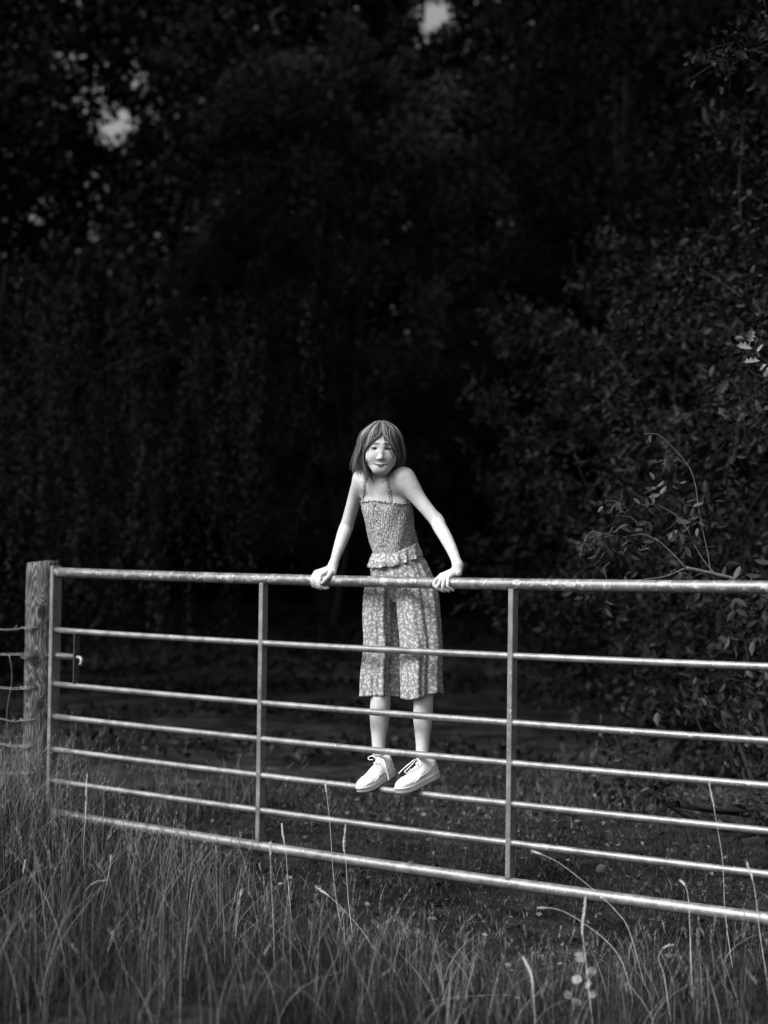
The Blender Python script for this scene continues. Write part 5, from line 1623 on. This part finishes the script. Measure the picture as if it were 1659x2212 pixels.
# seed heads: fans of fine stalks with little berries
for px, py, sc_ in ((585, 850, .05), (665, 790, .045), (785, 610, .05), (1060, 360, .055), (1140, 1020, .05), (940, 880, .03)):
    mb = MB(); a = PD(*zq(px, py), D_)
    for k in range(16):
        d_ = rr.standard_normal(3) * np.array([1, .6, .6]) + np.array([0, 0, -.7]); d_ /= np.linalg.norm(d_); e_ = a + d_ * sc_ * rr.uniform(.5, 1.1)
        mb.tube([a, (a + e_) / 2 + rr.standard_normal(3) * .003, e_], .0008, 4)
        for q in range(3):
            b_ = e_ + rr.standard_normal(3) * .006; mb.tube([e_, b_], .0006, 3); mb.tube([b_ - [0, 0, .0018], b_, b_ + [0, 0, .0018]], [.0006, .0019, .0006], 6)
    mb.build('seed_head', M_elder_stem, el, smooth=True)
# low bramble and weeds at the hedge foot
bush('bramble', 'low bramble at the foot of the hedge behind the right panel of the gate', 1.75, 8.55, (.75, .6, .45), .30, 500, .05, 210, 'oval', M_elder, per=5, tone=(0, .35), cat='bramble')

# ------------------------------------------------------------------ grass stalks with seed heads, and pale leaves, near the camera
M_straw = plain("dry_straw", 0.40, 0.7, 0, 0.2, 0.2, 40)
def stalk(pp, Dp, head, label, wide=.0010, hw=.0046):
    pts = [PD(px, py, Dp + .02 * i) for i, (px, py) in enumerate(pp)]
    z0 = float(gh(pts[0][0], pts[0][1])); gap_ = pts[0][2] - z0
    if gap_ > 0:
        dv = pts[0] - pts[1]; dv[2] = 0; dv = dv / (np.linalg.norm(dv) + 1e-6) * min(.10, gap_ * .35)
        pts = [np.array([pts[0][0] + dv[0], pts[0][1] + dv[1], z0 - .01])] + pts
    q = smooth_path(pts, 7)
    root = thing('seeding_grass', label, 'grass stalk', q[0], 'tall pale grass stalks in front of the gate')
    mb = MB(); mb.tube(q, [wide * (1 - .4 * i / len(q)) for i in range(len(q))], 5); mb.build('stem', M_straw, root)
    nh = max(3, int(len(q) * head)); hp_ = q[-nh:]
    mb = MB(); r_ = np.random.default_rng(int(pp[0][0] * 7 + pp[0][1]))
    mb.tube(hp_, [hw * .35 * math.sin(PI * (.12 + .8 * i / (len(hp_) - 1))) + .0003 for i in range(len(hp_))], 6)
    for i in range(len(hp_) - 1):
        t_ = hp_[i + 1] - hp_[i]
        for k in range(7):
            a = hp_[i] + t_ * r_.random(); d_ = r_.standard_normal(3); d_ -= t_ * (d_ @ t_) / (t_ @ t_ + 1e-9); d_ /= np.linalg.norm(d_)
            w_ = hw * math.sin(PI * (.12 + .8 * (i + .5) / len(hp_)))
            mb.tube([a, a + d_ * w_ * .8 + t_ * .35, a + d_ * w_ + t_ * .9], [.0003, .0009, .0002], 3)
    mb.build('seed_head', M_straw, root)
zl_ = lambda x, y: (x * .4822 * .7463, (2200 + y * .4823) * .7463)
zm_ = lambda x, y: ((700 + x * .4822) * .7463, (2200 + y * .4823) * .7463)
zr_ = lambda x, y: ((1400 + x * .4961) * .7463, (2200 + y * .4961) * .7463)
SK = [
 (zl_, [(495, 1100), (512, 800), (500, 560), (508, 420), (515, 300), (522, 100)], 6.6, .3, 'tall upright stalk with slim head over the left end of the lowest rail'),
 (zl_, [(470, 1150), (495, 950), (508, 800), (560, 740), (640, 722)], 6.0, .35, 'stalk at lower left whose pale head bends over to the right'),
 (zl_, [(560, 1250), (600, 950), (640, 740), (660, 640), (668, 570)], 6.1, .2, 'upright stalk with a short head beside the bent pale one'),
 (zl_, [(160, 620), (140, 510), (110, 440), (76, 372)], 6.9, .8, 'fluffy pale head leaning left below the wooden post'),
 (zl_, [(110, 1100), (115, 860), (135, 700), (152, 600)], 6.1, .35, 'stalk with feathery spikelets near the left edge'),
 (zl_, [(610, 1420), (600, 1300), (640, 1170), (685, 1030)], 5.5, .4, 'blurred seed head low in the left foreground'),
 (zl_, [(1340, 1560), (1390, 1250), (1430, 900), (1450, 780)], 5.6, .2, 'long blurred stem slanting right in the foreground grass'),
 (zl_, [(720, 1584), (560, 1450), (400, 1350), (250, 1240), (180, 1110)], 5.7, .2, 'bare pale stem lying slantwise across the lower left corner'),
 (zm_, [(880, 1400), (830, 1230), (740, 1050), (620, 910), (540, 830), (445, 760)], 5.9, .22, 'long pale stalk leaning left in the middle below the lowest rail'),
 (zm_, [(200, 1430), (190, 1000), (175, 700), (170, 500)], 5.6, .2, 'blurred upright stem left of the middle'),
 (zm_, [(640, 850), (625, 620), (612, 520), (622, 395)], 6.3, .4, 'zigzag seed head standing before the two lowest rails left of centre'),
 (zm_, [(275, 700), (265, 560), (250, 470), (240, 385)], 6.5, .4, 'thin seed head just right of the first upright'),
 (zm_, [(560, 800), (530, 400), (515, 250), (500, 130)], 6.3, .2, 'thin dark stalk reaching past the rail beside the trainers'),
 (zr_, [(850, 1000), (780, 890), (690, 800), (560, 690), (440, 600), (350, 555), (280, 530)], 5.7, .14, 'long pale arching stalk crossing the lowest rail at the right'),
 (zr_, [(830, 1240), (780, 1130), (700, 1040), (580, 950), (480, 890), (400, 865), (320, 862)], 5.5, .10, 'arched stalk under the lowest rail with a drooping tip'),
 (zr_, [(290, 1380), (280, 1260), (255, 1200), (230, 1150)], 5.0, .75, 'out of focus pale plume at the lower right'),
 (zr_, [(590, 1120), (575, 1000), (585, 900), (595, 800)], 5.2, .6, 'blurred upright plume against the lowest rail'),
 (zr_, [(1410, 900), (1395, 600), (1370, 430), (1320, 150)], 5.9, .15, 'tall thin stalk reaching the third lowest rail at the right'),
 (zr_, [(1610, 1000), (1590, 820), (1570, 700), (1535, 600)], 5.6, .3, 'stalk with narrow head near the right edge'),
 (zr_, [(1200, 900), (1195, 820), (1180, 740), (1145, 700)], 5.6, .25, 'short stalk with a nodding tip before the lowest rail at right'),
 (zr_, [(1080, 1440), (1050, 1250), (1020, 1150), (1060, 1090), (1105, 1080)], 5.3, .25, 'stalk at lower right with its head bent to the right'),
 (zm_, [(1110, 1450), (1250, 1430), (1400, 1415), (1590, 1410), (1659, 1430)], 5.3, .1, 'pale dry stem lying flat across the lower foreground'),
 (zl_, [(150, 260), (190, 170), (205, 220), (212, 262)], 7.4, .4, 'small head in the tuft below the wooden post'),
]
for fn, pp, Dp, hd, lb in SK: stalk([fn(*p) for p in pp], Dp, hd, lb)
# pale leaves of a weed in the foreground and a fallen leaf
M_pale = leaf_mat("pale_leaf", .12, .28, .6, .2)
rr = np.random.default_rng(17)
wd_ = thing('pale_leaved_weed', 'small weed with pale rounded leaves in the lower right foreground', 'weed', PZ(*zr_(520, 1480), .0))
pos, end = [], []
for a, s_ in (((560, 1150), 34), ((625, 1235), 28), ((540, 1280), 28), ((605, 1310), 22), ((490, 1370), 24), ((630, 1365), 20), ((540, 1410), 26)):
    p = PD(*zr_(a[0] - s_ * .8, a[1] + 8), 5.35); pos.append(p); end.append(PD(*zr_(a[0] + s_ * .9, a[1] - 8), 5.33) - p)
pos, end = np.array(pos), np.array(end); l_ = np.linalg.norm(end, axis=1)
VV, FF, TT = [], [], []
for p, e_, s_ in zip(pos, end, l_):
    c = p + e_ / 2; to = CAM - c; to /= np.linalg.norm(to); nn = to + rr.standard_normal(3) * .35 + np.array([0, 0, .5]); nn /= np.linalg.norm(nn)
    u_ = e_ / s_; u_ -= nn * (u_ @ nn); u_ /= np.linalg.norm(u_); v_ = np.cross(nn, u_); b0 = len(VV); VV.append(c + nn * .002); TT.append(.6)
    for k in range(22):
        th = 2 * PI * k / 22; r_ = s_ * .5 * (1 + .10 * math.cos(11 * th) - (.35 if k == 11 else 0)); VV.append(c + r_ * (math.cos(th) * u_ + .9 * math.sin(th) * v_) - nn * .002 * math.cos(3 * th)); TT.append(.35 + .3 * rr.random())
    FF += [(b0, b0 + 1 + k, b0 + 1 + (k + 1) % 22) for k in range(22)]
obj('leaves', VV, FF, M_pale, wd_, smooth=True, attrs={'tone': TT})
mb = MB()
b_ = wloc(wd_)
for p in pos: mb.tube(smooth_path([b_, (b_ + p) / 2 + np.array([.01, 0, .02]), p], 5), .0012, 5)
mb.build('stems', M_elder_stem, wd_)
def fallen(px, py, z, s_, lb, ang):
    p = PZ(px, py, z); d_ = np.array([[math.cos(ang), math.sin(ang) * .6, .45]]); l_ = np.array([s_])
    V, Fq, T = leaves(np.array([p]), d_, l_, l_ * .8, np.array([.6]), 'oval', int(px))
    o = obj('fallen_leaf', V, clean(Fq), M_pale, None, p, smooth=True, attrs={'tone': T}); tag(o, lb, 'leaf', 'fallen leaves on the short grass')
fallen(*zr_(655, 650), .06, .050, 'pale fallen leaf just above the lowest rail at right', .6)
fallen(*zl_(1110, 140), .05, .05, 'small fallen leaf behind the second lowest rail left of the first upright', .2)
fallen(*zr_(850, 150), .05, .045, 'fallen leaf below the third lowest rail behind the right panel', 2.6)
# leaf litter scattered over the short grass
n_ = 18000; y = 5.6 + 17 * rr.random(n_) ** .8; x = rr.uniform(-1, 1, n_) * (.22 * y + .4); k_ = (gate_side(x, y) < .6) & (along(x, y) > .1); x, y = x[k_], y[k_]; n_ = len(x)
p = np.stack([x, y, gh(x, y) + rr.uniform(.005, .04, n_)], 1); d_ = rr.standard_normal((n_, 3)); d_[:, 2] *= .25
l_ = rr.uniform(.010, .032, n_) * (1 + .05 * (y - 6)); V, Fq, T = leaves(p, d_, l_, l_ * .6, rr.random(n_) ** 3.2 * np.clip(1.7 - (y - 6) / 9, .12, 1), 'kite', 9)  # farther leaves get a darker tone, painting in the shade there
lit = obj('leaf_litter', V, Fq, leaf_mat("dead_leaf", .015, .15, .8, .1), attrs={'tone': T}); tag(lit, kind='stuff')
